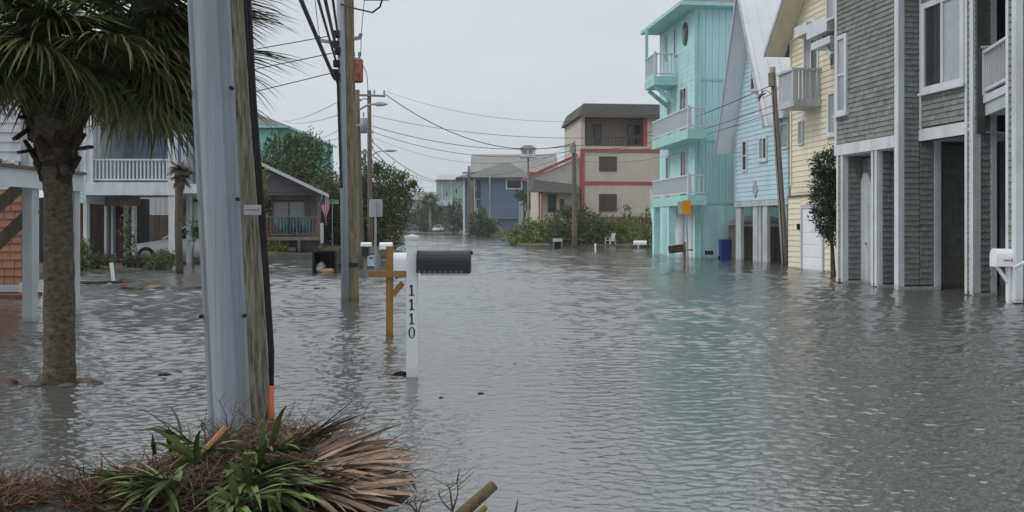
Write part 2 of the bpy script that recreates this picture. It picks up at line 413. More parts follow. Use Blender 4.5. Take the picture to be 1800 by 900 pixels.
# ------------------------------------------------------------------ ground, road, water
def ss(a, b, x):
    t = max(0.0, min(1.0, (x-a)/(b-a))); return t*t*(3-2*t)
MX, MY = -1.75, 5.0
def ground_z(x, y):
    g = -.30; nzv = mnoise.noise(V((x*.35, y*.35, 0)))*.5 + mnoise.noise(V((x*1.1, y*1.1, 5)))*.2
    xl = -2.2-.09*(y-9)
    lawn = ss(xl, xl-2.2, x)
    g += lawn*.20
    g += .13*lawn*ss(25.5, 31.5, y+nzv*2)*ss(-11.3, -13.3, x)
    g += .13*lawn*ss(44.5, 47.5, y+nzv*2)*ss(-6, -7.4, x)
    g += .22*ss(-5.2-.12*(y-55), -7-.12*(y-55), x)*ss(49, 53, y)
    xr = 8.6-.13*(y-22)
    g += .22*ss(xr-.5, xr+.3, x)*(1-ss(60, 66, y))*ss(10, 14, y)
    g += .07*ss(9.4, 10.4, x)*ss(26.5, 29, y)*(1-ss(31, 32, y))
    g += .46*ss(-.3, .8, x+.03*(y-66)+nzv)*ss(64.5, 67.5, y+nzv*1.2)
    g += .45*ss(165, 174, y+nzv*3)
    g += .06*nzv*min(1, lawn+ss(xr, xr+1, x))
    d2 = ((x-MX)/1.5)**2+((y-MY)/1.0)**2
    g += .20*math.exp(-d2*1.2)
    g += .16*ss(3.6, 2.2, y)*ss(-.2, -1.2, x)
    g += .10*math.exp(-(((x+4.35)/.8)**2+((y-8.75)/.5)**2))
    return g
def axis(segs):
    r = []
    for a, b, st in segs:
        k = max(1, int((b-a)/st)); r += [a+(b-a)*i/k for i in range(k)]
    return r+[segs[-1][1]]
gx = axis([(-600,-300,100),(-300,-60,30),(-60,-20,4),(-20,20,.5),(20,60,4),(60,300,30),(300,600,100)])
gy = axis([(-300,-20,70),(-20,0,5),(0,12,.25),(12,60,.6),(60,80,1),(80,180,4),(180,400,40),(400,700,100)])
mb = MB()
for y in gy:
    for x in gx: mb.v.append((x, y, ground_z(x, y)))
nx = len(gx)
mb.f = [(j*nx+i, j*nx+i+1, (j+1)*nx+i+1, (j+1)*nx+i) for j in range(len(gy)-1) for i in range(nx-1)]
gm = mat('wet_ground', (.075,.068,.045), .9, .3, .7, bump=.4, bscale=12, col2=(.13,.105,.065))
g_o = mb.build('ground', gm, None, True); g_o['kind'] = 'structure'
# the road under the flood, with a worn white line
def road_x(y): return 2.6-.10*(y-5)
rm = mat('asphalt', (.055,.055,.056), .85, .2, 3, bump=.2)
mb = MB(); ys = axis([(-10,60,2),(60,160,5)])
for y in ys:
    for dx in (-2.9, -1.5, 0, 1.5, 2.9): mb.v.append((road_x(y)+dx, y, -.27))
mb.f = [(j*5+i, j*5+i+1, (j+1)*5+i+1, (j+1)*5+i) for j in range(len(ys)-1) for i in range(4)]
mb.build('road', rm)['kind'] = 'structure'
lm = mat('road_line_paint', (.75,.75,.70), .7, .15, 6)
mb = MB()
for off, wd in ((-1.45, .13),):
    b = len(mb.v)
    for y in ys: mb.v += [(road_x(y)+off-wd/2, y, -.264), (road_x(y)+off+wd/2, y, -.264)]
    mb.f += [(b+2*j, b+2*j+1, b+2*j+3, b+2*j+2) for j in range(len(ys)-1)]
mb.build('road_line', lm)['kind'] = 'structure'

mb = MB(); dys = axis([(13,26,1)])
for y in dys: mb.v += [(8.1-.13*(y-22), y, -.035), (9.6-.13*(y-22), y, -.03)]
mb.f = [(2*i, 2*i+1, 2*i+3, 2*i+2) for i in range(len(dys)-1)]
mb.build('driveway', mat('sandy_gravel', (.30,.19,.09), .95, .3, 6, bump=.5))['kind'] = 'structure'
wm = bpy.data.materials.new('flood_water'); wm.use_nodes = True; t = wm.node_tree; t.nodes.clear()
o_ = N(t, 'ShaderNodeOutputMaterial'); tc = N(t, 'ShaderNodeTexCoord')
hsum = None
for sc_, st_, amp, det in ((5.0, (.75, 1.3, 1), .007, 2), (18.0, (.8, 1.2, 1), .008, 2)):
    mp = N(t, 'ShaderNodeMapping'); mp.inputs['Scale'].default_value = st_; mp.inputs['Rotation'].default_value = (0, 0, math.radians(12))
    nz = N(t, 'ShaderNodeTexNoise'); nz.inputs['Scale'].default_value = sc_; nz.inputs['Detail'].default_value = det; nz.inputs['Roughness'].default_value = .55
    t.links.new(tc.outputs['Object'], mp.inputs[0]); t.links.new(mp.outputs[0], nz.inputs['Vector'])
    ml = N(t, 'ShaderNodeMath', operation='MULTIPLY'); ml.inputs[1].default_value = amp; t.links.new(nz.outputs['Fac'], ml.inputs[0])
    if hsum is None: hsum = ml.outputs[0]
    else:
        ad = N(t, 'ShaderNodeMath', operation='ADD'); t.links.new(hsum, ad.inputs[0]); t.links.new(ml.outputs[0], ad.inputs[1]); hsum = ad.outputs[0]
# wind lanes: the ripples are stronger in some streaks than in others
pm_ = N(t, 'ShaderNodeTexNoise'); pm_.inputs['Scale'].default_value = .22; pm_.inputs['Detail'].default_value = 3
mp = N(t, 'ShaderNodeMapping'); mp.inputs['Scale'].default_value = (.5, 1.6, 1); t.links.new(tc.outputs['Object'], mp.inputs[0]); t.links.new(mp.outputs[0], pm_.inputs['Vector'])
mr = N(t, 'ShaderNodeMapRange'); mr.inputs['From Min'].default_value = .35; mr.inputs['From Max'].default_value = .65; mr.inputs['To Min'].default_value = .45; mr.inputs['To Max'].default_value = 1.0
t.links.new(pm_.outputs['Fac'], mr.inputs['Value'])
bp = N(t, 'ShaderNodeBump'); bp.inputs['Distance'].default_value = 1.0
t.links.new(hsum, bp.inputs['Height']); t.links.new(mr.outputs[0], bp.inputs['Strength'])
fr = N(t, 'ShaderNodeFresnel'); fr.inputs['IOR'].default_value = 2.9
gl = N(t, 'ShaderNodeBsdfGlossy'); gl.inputs['Roughness'].default_value = .08; gl.inputs['Color'].default_value = (.97,.97,.97,1); t.links.new(bp.outputs[0], gl.inputs['Normal'])
df = N(t, 'ShaderNodeBsdfDiffuse'); df.inputs['Color'].default_value = (.145,.152,.142,1)
tr = N(t, 'ShaderNodeBsdfTransparent'); tr.inputs['Color'].default_value = (.62,.56,.42,1)
mm = N(t, 'ShaderNodeMixShader'); mm.inputs[0].default_value = .34
t.links.new(df.outputs[0], mm.inputs[1]); t.links.new(tr.outputs[0], mm.inputs[2])
mf = N(t, 'ShaderNodeMixShader'); t.links.new(fr.outputs[0], mf.inputs[0]); t.links.new(mm.outputs[0], mf.inputs[1]); t.links.new(gl.outputs[0], mf.inputs[2])
t.links.new(mf.outputs[0], o_.inputs['Surface'])
import numpy as np
rs = np.random.RandomState(3)
WAV = []
for i in range(170):
    lam = .05*(5.0/.05)**((i+.5)/170); WAV.append((lam, math.radians(-80+rs.randn()*38), rs.rand()*6.283, .6+.8*rs.rand()))
def waves(x0, x1, y0, y1, st):
    """one field of wind ripples; with distance the grid coarsens and only the longer ripples are kept"""
    nxw, nyw = int((x1-x0)/st)+1, int((y1-y0)/st)+1
    xs, yw = np.linspace(x0, x1, nxw), np.linspace(y0, y1, nyw)
    X, Y = np.meshgrid(xs, yw); Z = np.zeros_like(X); tot = np.zeros(nyw)
    lmn = np.maximum(.05, .0105*yw); lmx = lmn*3.6
    for lam, th, ph, am in WAV:
        wt = np.clip((lam/lmn-.85)/.4, 0, 1)*np.clip((lmx/lam-.9)/.5, 0, 1)
        if wt.max() <= 0: continue
        k = 2*math.pi/lam; a = am*lam**.97; tot += (a*k*wt)**2/2
        Z += (a*wt)[:, None]*np.sin(k*(math.cos(th)*X+math.sin(th)*Y)+ph+.6*np.sin(.35*X/lam+.3*Y/lam+ph))
    slope = np.interp(yw, [3, 9, 16, 24, 40, 66, 100, 180], [.155, .16, .155, .13, .08, .055, .042, .035])
    lanes = .78+.34*np.sin(.55*X+1.3*np.sin(.21*Y))*np.sin(.43*Y+1.1*np.sin(.3*X+1))     # calmer and rougher patches
    Z *= (slope/np.sqrt(tot+1e-12))[:, None]*lanes
    ii = (np.arange(nyw-1)[:, None]*nxw + np.arange(nxw-1)[None]).reshape(-1)
    return np.stack([X, Y, Z], -1).reshape(-1, 3), np.stack([ii, ii+1, ii+1+nxw, ii+nxw], -1)
vs, quads = [], []; nv = 0
for args in ((-7.5, 8.0, 3.5, 12.5, .0165), (-13, 13, 12.45, 28.3, .042), (-24, 16, 28.2, 66, .105), (-36, 14, 65.8, 180, .27)):
    v_, q_ = waves(*args); vs.append(v_); quads.append(q_+nv); nv += len(v_)
vs = np.concatenate(vs); quads = np.concatenate(quads)
me = bpy.data.meshes.new('water')
rects = [(-600,-300,600,3.5), (-600,3.5,-7.5,12.5), (8.0,3.5,600,12.5), (-600,12.5,-13,28.3), (13,12.5,600,28.3), (-600,28.3,-24,66), (16,28.3,600,66), (-600,66,-36,180), (14,66,600,180), (-600,180,600,700)]
fv, fq = [], []
for x0, y0, x1, y1 in rects:
    b = nv+len(fv); fv += [(x0,y0,0),(x1,y0,0),(x1,y1,0),(x0,y1,0)]; fq.append((b,b+1,b+2,b+3))
me.from_pydata(vs.tolist()+fv, [], quads.tolist()+fq); me.materials.append(wm)
me.polygons.foreach_set('use_smooth', [True]*len(me.polygons))
wo = link('water', me); wo['kind'] = 'structure'

# ================================================================== houses on the right
HG = 'stilt houses along the flooded street'
# ---- M: grey shingled house in the right foreground
s = -.16
NS, NC = V((-1, s, 0)).normalized(), V((-s, -1, 0)).normalized()
c1 = V(((1580-CX)/F*21.2, 21.2, 0))
M = thing('shingle_house', 'grey shingled house with white corner boards at the right edge', 'house', c1, HG)
w1, wc1 = W(c1, NS), W(c1, NC)
uf = w1.U(1469); TOP = 8.4
c2 = wc1.p(wc1.U(1617), 0, 0); w2 = W(c2, NS)
u2 = w2.U(1718)                         # negative: towards the camera
zb = w1.Z(1573, 259)                    # underside of the first overhang band
zb2 = w2.Z(1660, 242)
Lm = []
# upper storeys
slab(M, 'wall', dwall, w1, 0, uf, -.2, 0, zb, TOP); slab(M, 'wall', dwall, wc1, wc1.U(1617), 0, -.2, 0, 0, TOP)
slab(M, 'wall', dwall, w2, u2, -.012, -.2, 0, zb2, TOP)
win1 = (w1.U(1492), w1.U(1473), w1.Z(1483, 201), w1.Z(1483, 61))
shingles(Lm, w1, .16, uf-.12, zb+.30, 7.8, .125, .15, [win1])
window(M, w1, *win1[:2], win1[2], win1[3], fw=.11, dp=.08, rows=2, pms=[curt, blind], sill=True)
slab(M, 'band_board', trim, w1, .12, uf, .001, .05, zb, zb+.28)
slab(M, 'corner_board', trim, w1, 0, .13, .002, .036, 0, TOP); slab(M, 'corner_board', trim, w1, uf-.11, uf, .002, .036, zb+.285, TOP)
slab(M, 'corner_board', trim, wc1, wc1.U(1588), .036, .002, .036, 0, TOP)
shingles(Lm, wc1, wc1.U(1615), wc1.U(1588), .12, 7.8, .125, .14)
slab(M, 'corner_board', trim, w2, -.10, -.015, .002, .036, zb2+.28, TOP)
win2 = (w2.U(1700), w2.U(1624), w2.Z(1660, 156), w2.Z(1660, -6))
shingles(Lm, w2, u2+.02, -.11, zb2+.32, 7.8, .125, .14, [win2])
window(M, w2, win2[0], win2[1], win2[2], win2[3], fw=.13, dp=.09, cols=2, pms=[blind, glass], sill=True)
slab(M, 'band_board', trim, w2, u2+.06, 0, .001, .05, zb2, zb2+.27)
# ground floor, first bay: two openings between piers
slab(M, 'wall', dwall, w1, .0, uf, -.75, -.55, 0, zb)
shingles(Lm, w1, .1, uf-.1, .15, zb-.1, .14, .15, n=-.549)
slab(M, 'soffit', trimg, w1, -.0, uf, -.55, -.002, zb-.03, zb-.003)
def pier(pl, pr, depth, wst=.0):
    """a shingled pier: white street face from pl to pr, shingled face to the camera"""
    ul, ur = w1.U(pl), w1.U(pr)
    slab(M, 'wall', dwall, w1, ur+.02, ul, -depth, -.012, 0, zb-.032)
    slab(M, 'corner_board', trim, w1, ur, ur+.10, -.01, .03, .02, zb-.002)
    slab(M, 'corner_board', trim, w1, ul-.09, ul, -.01, .03, .02, zb-.002)
    q = W(w1.p(ur+.02, -.012, 0), NC)
    slab(M, 'corner_board', trim, q, -.11, -.001, .002, .03, .02, zb-.034)
    shingles(Lm, q, -depth+.03, -.115, .1, zb-.05, .14, .14)
    qs = W(w1.p(ur, -.012, 0), NS); shingles(Lm, qs, .105, ul-ur-.095, .1, zb-.04, .14, .12)
    slab(M, 'base_board', trimg, q, -depth, .02, .002, .05, -.3, .06)
pier(1472, 1483, .54); pier(1533, 1543, .50)
wb = W(w1.p(0, -.527, 0), NS)
d0, d1 = wb.U(1535), wb.U(1513); zt = wb.Z(1524, 304); cc = (d1-d0)*.35
mb = MB(); wb.poly(mb, [(d0,0),(d1,0),(d1,zt-.35),(d1-cc,zt),(d0+cc,zt),(d0,zt-.35)], 0, .05); dr = mb.build('door', trimg, M)
mb = MB(); wb.poly(mb, [(d0+.12,.05),(d1-.12,.05),(d1-.12,zt-.45),(d1-cc,zt-.16),(d0+cc,zt-.16),(d0+.12,zt-.45)], .05, .062); mb.build('door_panel', trimg, dr)
mb = MB(); wb.box(mb, d0+.18, d0+.22, .062, .12, 1.0, 1.06); mb.build('handle', steel, dr)
# near side of bay one runs back under the second bay
ub = wc1.U(1640)
slab(M, 'wall', dwall, wc1, ub, wc1.U(1617)-.002, -.2, -.001, 0, zb2+.5)
shingles(Lm, wc1, ub, wc1.U(1616), .12, zb2-.02, .14, .15)
slab(M, 'base_board', trimg, wc1, ub, -.0, .002, .045, -.3, .07)
slab(M, 'post', trim, wc1, wc1.U(1652), wc1.U(1641), -.12, .05, -.3, zb2-.002)
ur2 = wc1.U(1760)
slab(M, 'wall', dwall, wc1, ur2, wc1.U(1652)-.002, -.7, -.42, 0, zb2+.3)
zp = wc1.Z(1680, 450, -.4)
shingles(Lm, wc1, ur2, wc1.U(1652)-.05, zp, zb2-.05, .14, .15, n=-.419)
slab(M, 'pebble_wall', pebble, wc1, ur2, wc1.U(1652)-.01, -.419, -.39, -.3, zp-.01)
slab(M, 'soffit', trimg, w2, u2, -.01, -1.9, -.202, zb2+.0, zb2+.03)
# second pier, carried full height
c4 = w2.p(w2.U(1713), 0.03, 0); w4, wc4 = W(c4, NS), W(c4, NC)
ue = wc4.U(1750)
slab(M, 'wall', dwall, w4, .0, .2, ue, -.002, 0, TOP)
slab(M, 'corner_board', trim, w4, 0, .075, .0, .035, .02, TOP); slab(M, 'corner_board', trim, w4, .16, .235, .0, .035, .02, TOP)
shingles(Lm, w4, .08, .155, .1, 6.8, .14, .10)
slab(M, 'corner_board', trim, wc4, wc4.U(1722), .035, .002, .036, .02, TOP)
shingles(Lm, wc4, wc4.U(1740), wc4.U(1722), .1, zat(205, c4.y), .14, .13)
slab(M, 'post', trim, wc4, ue, wc4.U(1740), .002, .04, .02, TOP)
slab(M, 'base_board', trimg, wc4, ue, .04, .002, .06, -.3, .06)
shingles(Lm, wc4, wc4.U(1740), wc4.U(1722), zat(170, c4.y), 7.4, .14, .13)
# recessed porch with a balcony above
c5 = V(((1786-CX)/F*17.4, 17.4, 0)); w5, wc5 = W(c5, NS), W(c5, NC)
cb = V(((1750-CX)/F*19.5, 19.5, 0)); wr = W(cb, NS)
slab(M, 'wall', dwall, wr, -2.6, 0, -.9, -.6, 0, TOP)
shingles(Lm, wr, -2.0, -.0, .8, 6.6, .14, .15, n=-.599)
slab(M, 'pebble_wall', pebble, wr, -2.5, -.01, -.599, -.57, -.3, .78)
slab(M, 'window_frame', trim, wr, wr.U(1752, -.55), wr.U(1737, -.55), -.599, -.5, zat(75, 19.6), 7.4)
slab(M, 'pane', glass, wr, -1.6, wr.U(1752, -.55)-.01, -.599, -.54, zat(75, 19.6), 7.4)
bal_a, bal_b = wc4.p(wc4.U(1727), .06, 0), w5.p(.24, -.05, 0)
dn = (bal_b-bal_a); wbal = W(bal_b, V((-1, dn.x/dn.y, 0))); bl = dn.length
z0, z1 = zat(160, 18.6), zat(79, 18.6)
slab(M, 'balcony_floor', trim, wbal, .01, bl, -1.2, .04, z0-.16, z0); slab(M, 'balcony_fascia', trimg, wbal, .01, bl-.05, -1.1, .0, z0-.42, z0-.165)
railing(M, wbal, .02, bl-.14, z0, z1, trim, pitch=.13, bw=.024)
mb = MB(); wbal.box(mb, bl-.15, bl-.02, -.07, .06, z0+.001, z1+.06); wbal.box(mb, bl-.18, bl+.01, -.1, .09, z1+.06, z1+.10); mb.build('newel_post', trim, M)
slab(M, 'wall', dwall, w5, 0.0, .24, -1.5, -.002, 0, TOP)
slab(M, 'corner_board', trim, w5, .17, .245, 0, .035, .02, TOP); slab(M, 'corner_board', trim, w5, 0, .075, 0, .035, .02, TOP)
shingles(Lm, w5, .08, .165, .1, 6.2, .14, .12)
slab(M, 'corner_board', trim, wc5, -.12, .035, .002, .036, .02, TOP)
shingles(Lm, wc5, -1.45, -.125, .1, 6.3, .14, .15)
slab(M, 'wall', dwall, wc5, -7, -1.5, -.5, -.01, 0, TOP)
# body and roof (above the frame)
mb = MB(); w1.box(mb, .8, uf, -7, -.76, 0, TOP); w2.box(mb, -2.2, -.1, -7, -2.0, 0, TOP); w1.box(mb, uf-.02, uf, -.75, -.201, zb, TOP); mb.build('rear_wall', dwall, M)
mb = MB(); mb.hexa([w1.p(-4.4,.7,TOP), w1.p(uf+.4,.7,TOP), w1.p(uf+.4,-7,TOP), w1.p(-4.4,-7,TOP)], [w1.p(-3.5,-2.2,TOP+1.9), w1.p(uf-.6,-2.2,TOP+1.9), w1.p(uf-.6,-4,TOP+1.9), w1.p(-3.5,-4,TOP+1.9)]); mb.build('roof', roofg, M)
flush(Lm, M, shin)

# ---- L: yellow clapboard house
s = -.12; NS, NC = V((-1, s, 0)).normalized(), V((-s, -1, 0)).normalized()
f0 = wet(1397, 471); wl = W(f0, NS)                 # u = 0 at the far end, negative towards the camera
Lh = thing('clapboard_house', 'pale yellow clapboard house with a small white balcony', 'house', f0, HG)
un = wl.U(1470)-1.2; TZ = wl.Z(1390, 69)
ual = wl.U(1391)
apx = (ual+un)/2; TA = TZ+(ual-apx)
def ylim(z):
    if z < TZ: return (un, ual)
    k = (z-TZ); return (un+k, ual-k) if un+k < ual-k else (apx, apx)
mb = MB(); wl.poly(mb, [(un,0),(ual,0),(ual,TZ),(apx,TA),(un,TZ)], -.2, 0); mb.build('wall', yellow, Lh)
mb = MB(); wl.box(mb, un, ual, -9, -.201, 0, TZ); mb.build('rear_wall', yellow, Lh)
siding(Lh, wl, 0.05, TA, .185, yellow, ylim)
for sg in (1, -1):
    e0 = (ual+.55, TZ-.55) if sg > 0 else (un-.55, TZ-.55)
    mb = MB(); wl.poly(mb, [e0, (apx, TA), (apx, TA+.12), (e0[0], e0[1]+.12)], -9, .75); ro = mb.build('roof', roofg, Lh)
    mb = MB(); wl.poly(mb, [(e0[0]+.02*sg, e0[1]-.02), (apx, TA-.02), (apx, TA+.17), (e0[0]+.02*sg, e0[1]+.17)], .751, .80); mb.build('rake_board', trimg, Lh)
    mb = MB(); wl.poly(mb, [(e0[0]-.03*sg, e0[1]-.0), (apx-.0*sg, TA-.05), (apx, TA-.003), (e0[0], e0[1]-.003)], .03, .75); mb.build('soffit', yellow, Lh)
slab(Lh, 'corner_board', yellow, wl, ual-.1, ual+.02, .03, .05, 2.9, TZ-.02)
# garage front, bumped out a little
zg = wl.Z(1430, 345)
slab(Lh, 'garage_wall', yellow, wl, un, 0, 0, .22, 0, zg)
gwl = W(wl.p(0, .22, 0), NS)
g0, g1 = gwl.U(1447), gwl.U(1412); gz = gwl.Z(1430, 366)
siding(Lh, gwl, .05, zg-.1, .185, yellow, lambda z: (g1+.12, 0)); siding(Lh, gwl, .05, zg-.1, .185, yellow, lambda z: (un, g0-.12))
siding(Lh, gwl, gz+.12, zg-.05, .185, yellow, lambda z: (g0-.115, g1+.115))
slab(Lh, 'ledge', brownf, wl, un, .03, .0, .28, zg+.002, zg+.06)
gd = slab(Lh, 'garage_door', whitep, gwl, g0, g1, .001, .02, 0, gz)
for i in range(5): 
    gg = MB(); gwl.box(gg, g0+.02, g1-.02, .02, .034, .04+i*gz/5, (i+1)*gz/5-.03); gg.build('door_panel', whitep, gd)
mb = MB(); gwl.box(mb, g0-.11, g0, .0, .06, 0, gz+.1); gwl.box(mb, g1, g1+.11, .0, .06, 0, gz+.1); gwl.box(mb, g0, g1, .0, .06, gz, gz+.1); mb.build('door_frame', trimg, gd)
mb = MB(); gwl.box(mb, g1+.18, g1+.26, .03, .12, 1.35, 1.55); mb.build('wall_lamp', black, Lh)
# balcony
b0 = wl.U(1445); pr = .98
wbk = W(wl.p(b0, pr, 0), NS); bw_ = wbk.U(1367)
zb0, zb1 = wl.Z(1420, 186, .5), wl.Z(1394, 121, pr)
slab(Lh, 'balcony_floor', trimg, wl, b0, b0+bw_, .03, pr, zb0, zb0+.22)
vboards(Lh, wbk, .04, bw_-.02, zb0+.222, zb1-.05, .115, trimg, n=-.04, gap=.02, name='baluster')
wside = W(wl.p(b0, pr, 0), NC)
vboards(Lh, wside, -pr+.05, -.06, zb0+.222, zb1-.05, .13, trimg, n=-.03, gap=.045, name='baluster')
mb = MB(); wbk.box(mb, -.02, bw_, -.05, .05, zb1-.05, zb1+.03); wside.box(mb, -pr+.03, -.055, -.05, .04, zb1-.05, zb1+.028); mb.build('handrail', trimg, Lh)
slab(Lh, 'post', trimg, wbk, -.0, .09, -.09, 0.02, zb0+.222, zb1-.05)
dz0, dz1 = zb0+.24, wl.Z(1425, 60)
window(Lh, wl, wl.U(1441), wl.U(1415), dz0, dz1, fw=.09, cols=2, pms=[glass, curt])
slab(Lh, 'awning_box', trim, wl, wl.U(1440), wl.U(1403, .3), .03, .45, wl.Z(1420, 60, .3), wl.Z(1420, 41, .3))
window(Lh, wl, wl.U(1414), wl.U(1405), wl.Z(1410, 255), wl.Z(1410, 211), fw=.06, pm=curt)
window(Lh, wl, wl.U(1472), wl.U(1457), wl.Z(1465, 238), wl.Z(1465, 160), fw=.1, pm=curt, sill=True)
window(Lh, wl, wl.U(1472), wl.U(1462), wl.Z(1465, 118), wl.Z(1465, 92), fw=.05, pm=glass)
# bracketed hood high on the near side
mb = MB(); wl.box(mb, un, wl.U(1449,.3), .03, .9, wl.Z(1460, 66, .3), wl.Z(1460, 40, .3)); mb.build('box_bay', trim, Lh)
window(Lh, W(wl.p(0,.9,0),NS), wl.U(1470,.9), wl.U(1455,.9), wl.Z(1460,36,.9)+.0, wl.Z(1460,-14,.9), fw=.07, pm=curt)
mb = MB(); mb.beam(wl.p(wl.U(1430,.6), .62, wl.Z(1430, 32, .6)), wl.p(un+.3, .62, wl.Z(1466, 96, .6)), .08, .16); mb.build('bracket', trim, Lh)
mb = MB(); wl.box(mb, un, wl.U(1452,.3), .03, .8, wl.Z(1460, 86, .3), wl.Z(1460, 74, .3)); mb.build('ledge', trim, Lh)

# ---- K: light blue steep-gabled house on stilts
s = -.15; NS, NC = V((-1, s, 0)).normalized(), V((-s, -1, 0)).normalized()
n0 = wet(1387, 466.5); wk = W(n0, NS)
K = thing('gabled_house', 'light blue steep-gabled house on white stilts with white metal roof', 'house', n0, HG)
ul = wk.U(1293); zf = wk.Z(1340, 361); zb1 = wk.Z(1340, 352)
zl = wk.Z(1296, 237); ua = wk.U(1327); za = wk.Z(1327, -12); ur = wk.U(1369); zr = wk.Z(1375, 200)
def klim(z):
    a = 0.0 if z < zr else ur + (ua-ur)*min(1, (z-zr)/(za-zr))
    b = ul if z < zl else ul + (ua-ul)*min(1, (z-zl)/(za-zl))
    return (a, max(a, b))
mb = MB(); wk.poly(mb, [(0,zf),(ul,zf),(ul,zl),(ua,za),(ur,zr),(0,zr)], -.2, 0); mb.build('wall', ltblue, K)
mb = MB(); wk.poly(mb, [(0,zf),(ul,zf),(ul,zl),(ua,za-.2),(ur,zr),(0,zr)], -11, -.201); mb.build('rear_wall', ltblue, K)
siding(K, wk, zb1+.02, za, .19, ltblue, klim)
slab(K, 'band_board', trimg, wk, -.05, ul+.03, .0, .05, zf-.02, zb1)
slab(K, 'corner_board', trim, wk, ul-.1, ul+.0, .03, .045, zb1+.01, zl-.1)
o = .75
# roof: two steep slopes of standing-seam metal
def roofslope(ue, ze, sg):
    du, dz = ua-ue, za-ze; ln = math.hypot(du, dz); tu, tz = dz/ln*.09*sg, abs(du)/ln*.09
    ex = .10
    lo = (ue-du*ex, ze-dz*ex)
    mb = MB(); wk.poly(mb, [lo, (ua, za), (ua+tu*.0, za+.16), (lo[0]+tu, lo[1]+tz)], -11, o); r_ = mb.build('roof', metalroof, K)
    for i in range(24):
        nn = o-.15-i*.48; m2 = MB()
        m2.prism([wk.p(lo[0]+tu*1.0, nn, lo[1]+tz), wk.p(ua, nn, za+.16), wk.p(ua, nn, za+.20), wk.p(lo[0]+tu*1.5, nn, lo[1]+tz*1.6)], wk.n*.04)
        m2.build('seam', metalroof, r_)
    mb = MB(); wk.poly(mb, [(lo[0]-.0, lo[1]-.02), (ua, za-.12), (ua, za+.17), (lo[0]+tu*1.2, lo[1]+tz*1.3)], o+.001, o+.05); mb.build('rake_board', trimg, K)
roofslope(ul+.08, zl-.2, 1); roofslope(ur-.05, zr, -1)
slab(K, 'eave_box', trim, wk, -.1, ur-.1, -6, .25, wk.Z(1380, 208), wk.Z(1380, 192))
window(K, wk, wk.U(1388), wk.U(1373), wk.Z(1380, 262), wk.Z(1380, 216), fw=.07, pm=curt)
window(K, wk, wk.U(1331), wk.U(1321), wk.Z(1326, 160), wk.Z(1326, 112), fw=.09, rows=2, pms=[glass, curt])
window(K, wk, wk.U(1315), wk.U(1306), wk.Z(1310, 302), wk.Z(1310, 246), fw=.09, rows=2, pms=[glass, glass])
window(K, wk, wk.U(1350), wk.U(1336), wk.Z(1343, 282), wk.Z(1343, 240), fw=.09, cols=2, pms=[glass, curt], sill=True)
pu, pz = wk.U(1329), wk.Z(1329, 333)
mb = MB(); wk.poly(mb, [(pu-.26,pz),(pu,pz-.38),(pu+.26,pz),(pu,pz+.38)], .03, .06); mb.build('diamond_plaque', signb, K)
for px0, px1, dd in ((1293,1304,.3),(1323,1333,.3),(1333,1339,.15),(1340,1350,.3),(1374,1384,.3)):
    slab(K, 'stilt', trimg, wk, wk.U(px1-2), wk.U(px0), -min(dd,.14), -.01, -.3, zf-.022)
for nn in (-7,):
    for uu in (.3, 2.2): slab(K, 'stilt', trimg, wk, uu-.12, uu+.12, nn-.24, nn, -.3, zf-.01)
mb = MB(); wk.box(mb, .0, ul, -10.5, -.01, zf-.018, zf-.003); mb.build('soffit', trimg, K)
# ---- shed standing behind the stilts
sh0 = wet(1386, 456.6); wsd = W(V((sh0.x, sh0.y, 0)), NC)
SH = thing('storage_shed', 'low board-sided shed with grey roof behind white stilts', 'shed', sh0)
ush = wsd.U(1299); zs = wsd.Z(1330, 396)
slab(SH, 'wall', greyw, wsd, 0, ush, -1.2, 0, -.3, zs); vboards(SH, wsd, 0, ush, -.1, zs-.06, .19, greyw, name='board')
slab(SH, 'fascia', trimg, wsd, -.15, ush+.15, .03, .18, zs-.06, zs+.08)
mb = MB(); mb.hexa([wsd.p(-.2,.2,zs+.082), wsd.p(ush+.2,.2,zs+.082), wsd.p(ush+.2,-1.3,zs+.082), wsd.p(-.2,-1.3,zs+.082)],
    [wsd.p(.5,-.6,zs+.42), wsd.p(ush-.7,-.6,zs+.42), wsd.p(ush-.7,-.9,zs+.42), wsd.p(.5,-.9,zs+.42)]); mb.build('roof', roofg, SH)

# ---- J: tall turquoise house
s = -.11; NS, NC = V((-1, s, 0)).normalized(), V((-s, -1, 0)).normalized()
j0 = wet(1222, 455); wj, wjc = W(j0, NS), W(j0, NC)
J = thing('turquoise_house', 'tall turquoise house of four storeys with white balconies', 'house', j0, HG)
uj = wj.U(1160); ZE = zat(14, 40.7); LW = 7.5
mb = MB(); wj.box(mb, 0, uj, -LW, 0, -.3, ZE); mb.build('wall', teal, J)
lev = [zat(357, j0.y), zat(247, j0.y), zat(140, j0.y)]
# grooved sheet siding on the side wall, in three lifts with a flashing band between
zz = [.02]+lev+[ZE]
for i in range(4): vboards(J, wjc, -LW, -.16, zz[i]+.06, zz[i+1]-.05, .305 if i else 1.3, teal, proud=.022, gap=.022, name='siding_panel')
for z in lev: slab(J, 'band_board', tealt, wjc, -LW, -.0, .0, .045, z-.045, z+.055)
slab(J, 'corner_board', tealt, wjc, -.155, .03, .0, .04, -.3, ZE)
mb = MB(); mb.tube([wjc.p(-.2, .09, 0), wjc.p(-.2, .09, ZE-.3)], .04, 8); mb.build('downspout', tealt, J)
for i in range(4): siding(J, wj, zz[i]+.05, zz[i+1]-.03, .25, teal, lambda z: (.0, uj), proud=.012)
for px in (1241, 1246, 1251):
    u_ = wjc.U(px+2); mb = MB(); wjc.box(mb, u_, u_+.11, .02, .05, zat(447, 41.3), zat(440, 41.3)); mb.build('vent', black, J)
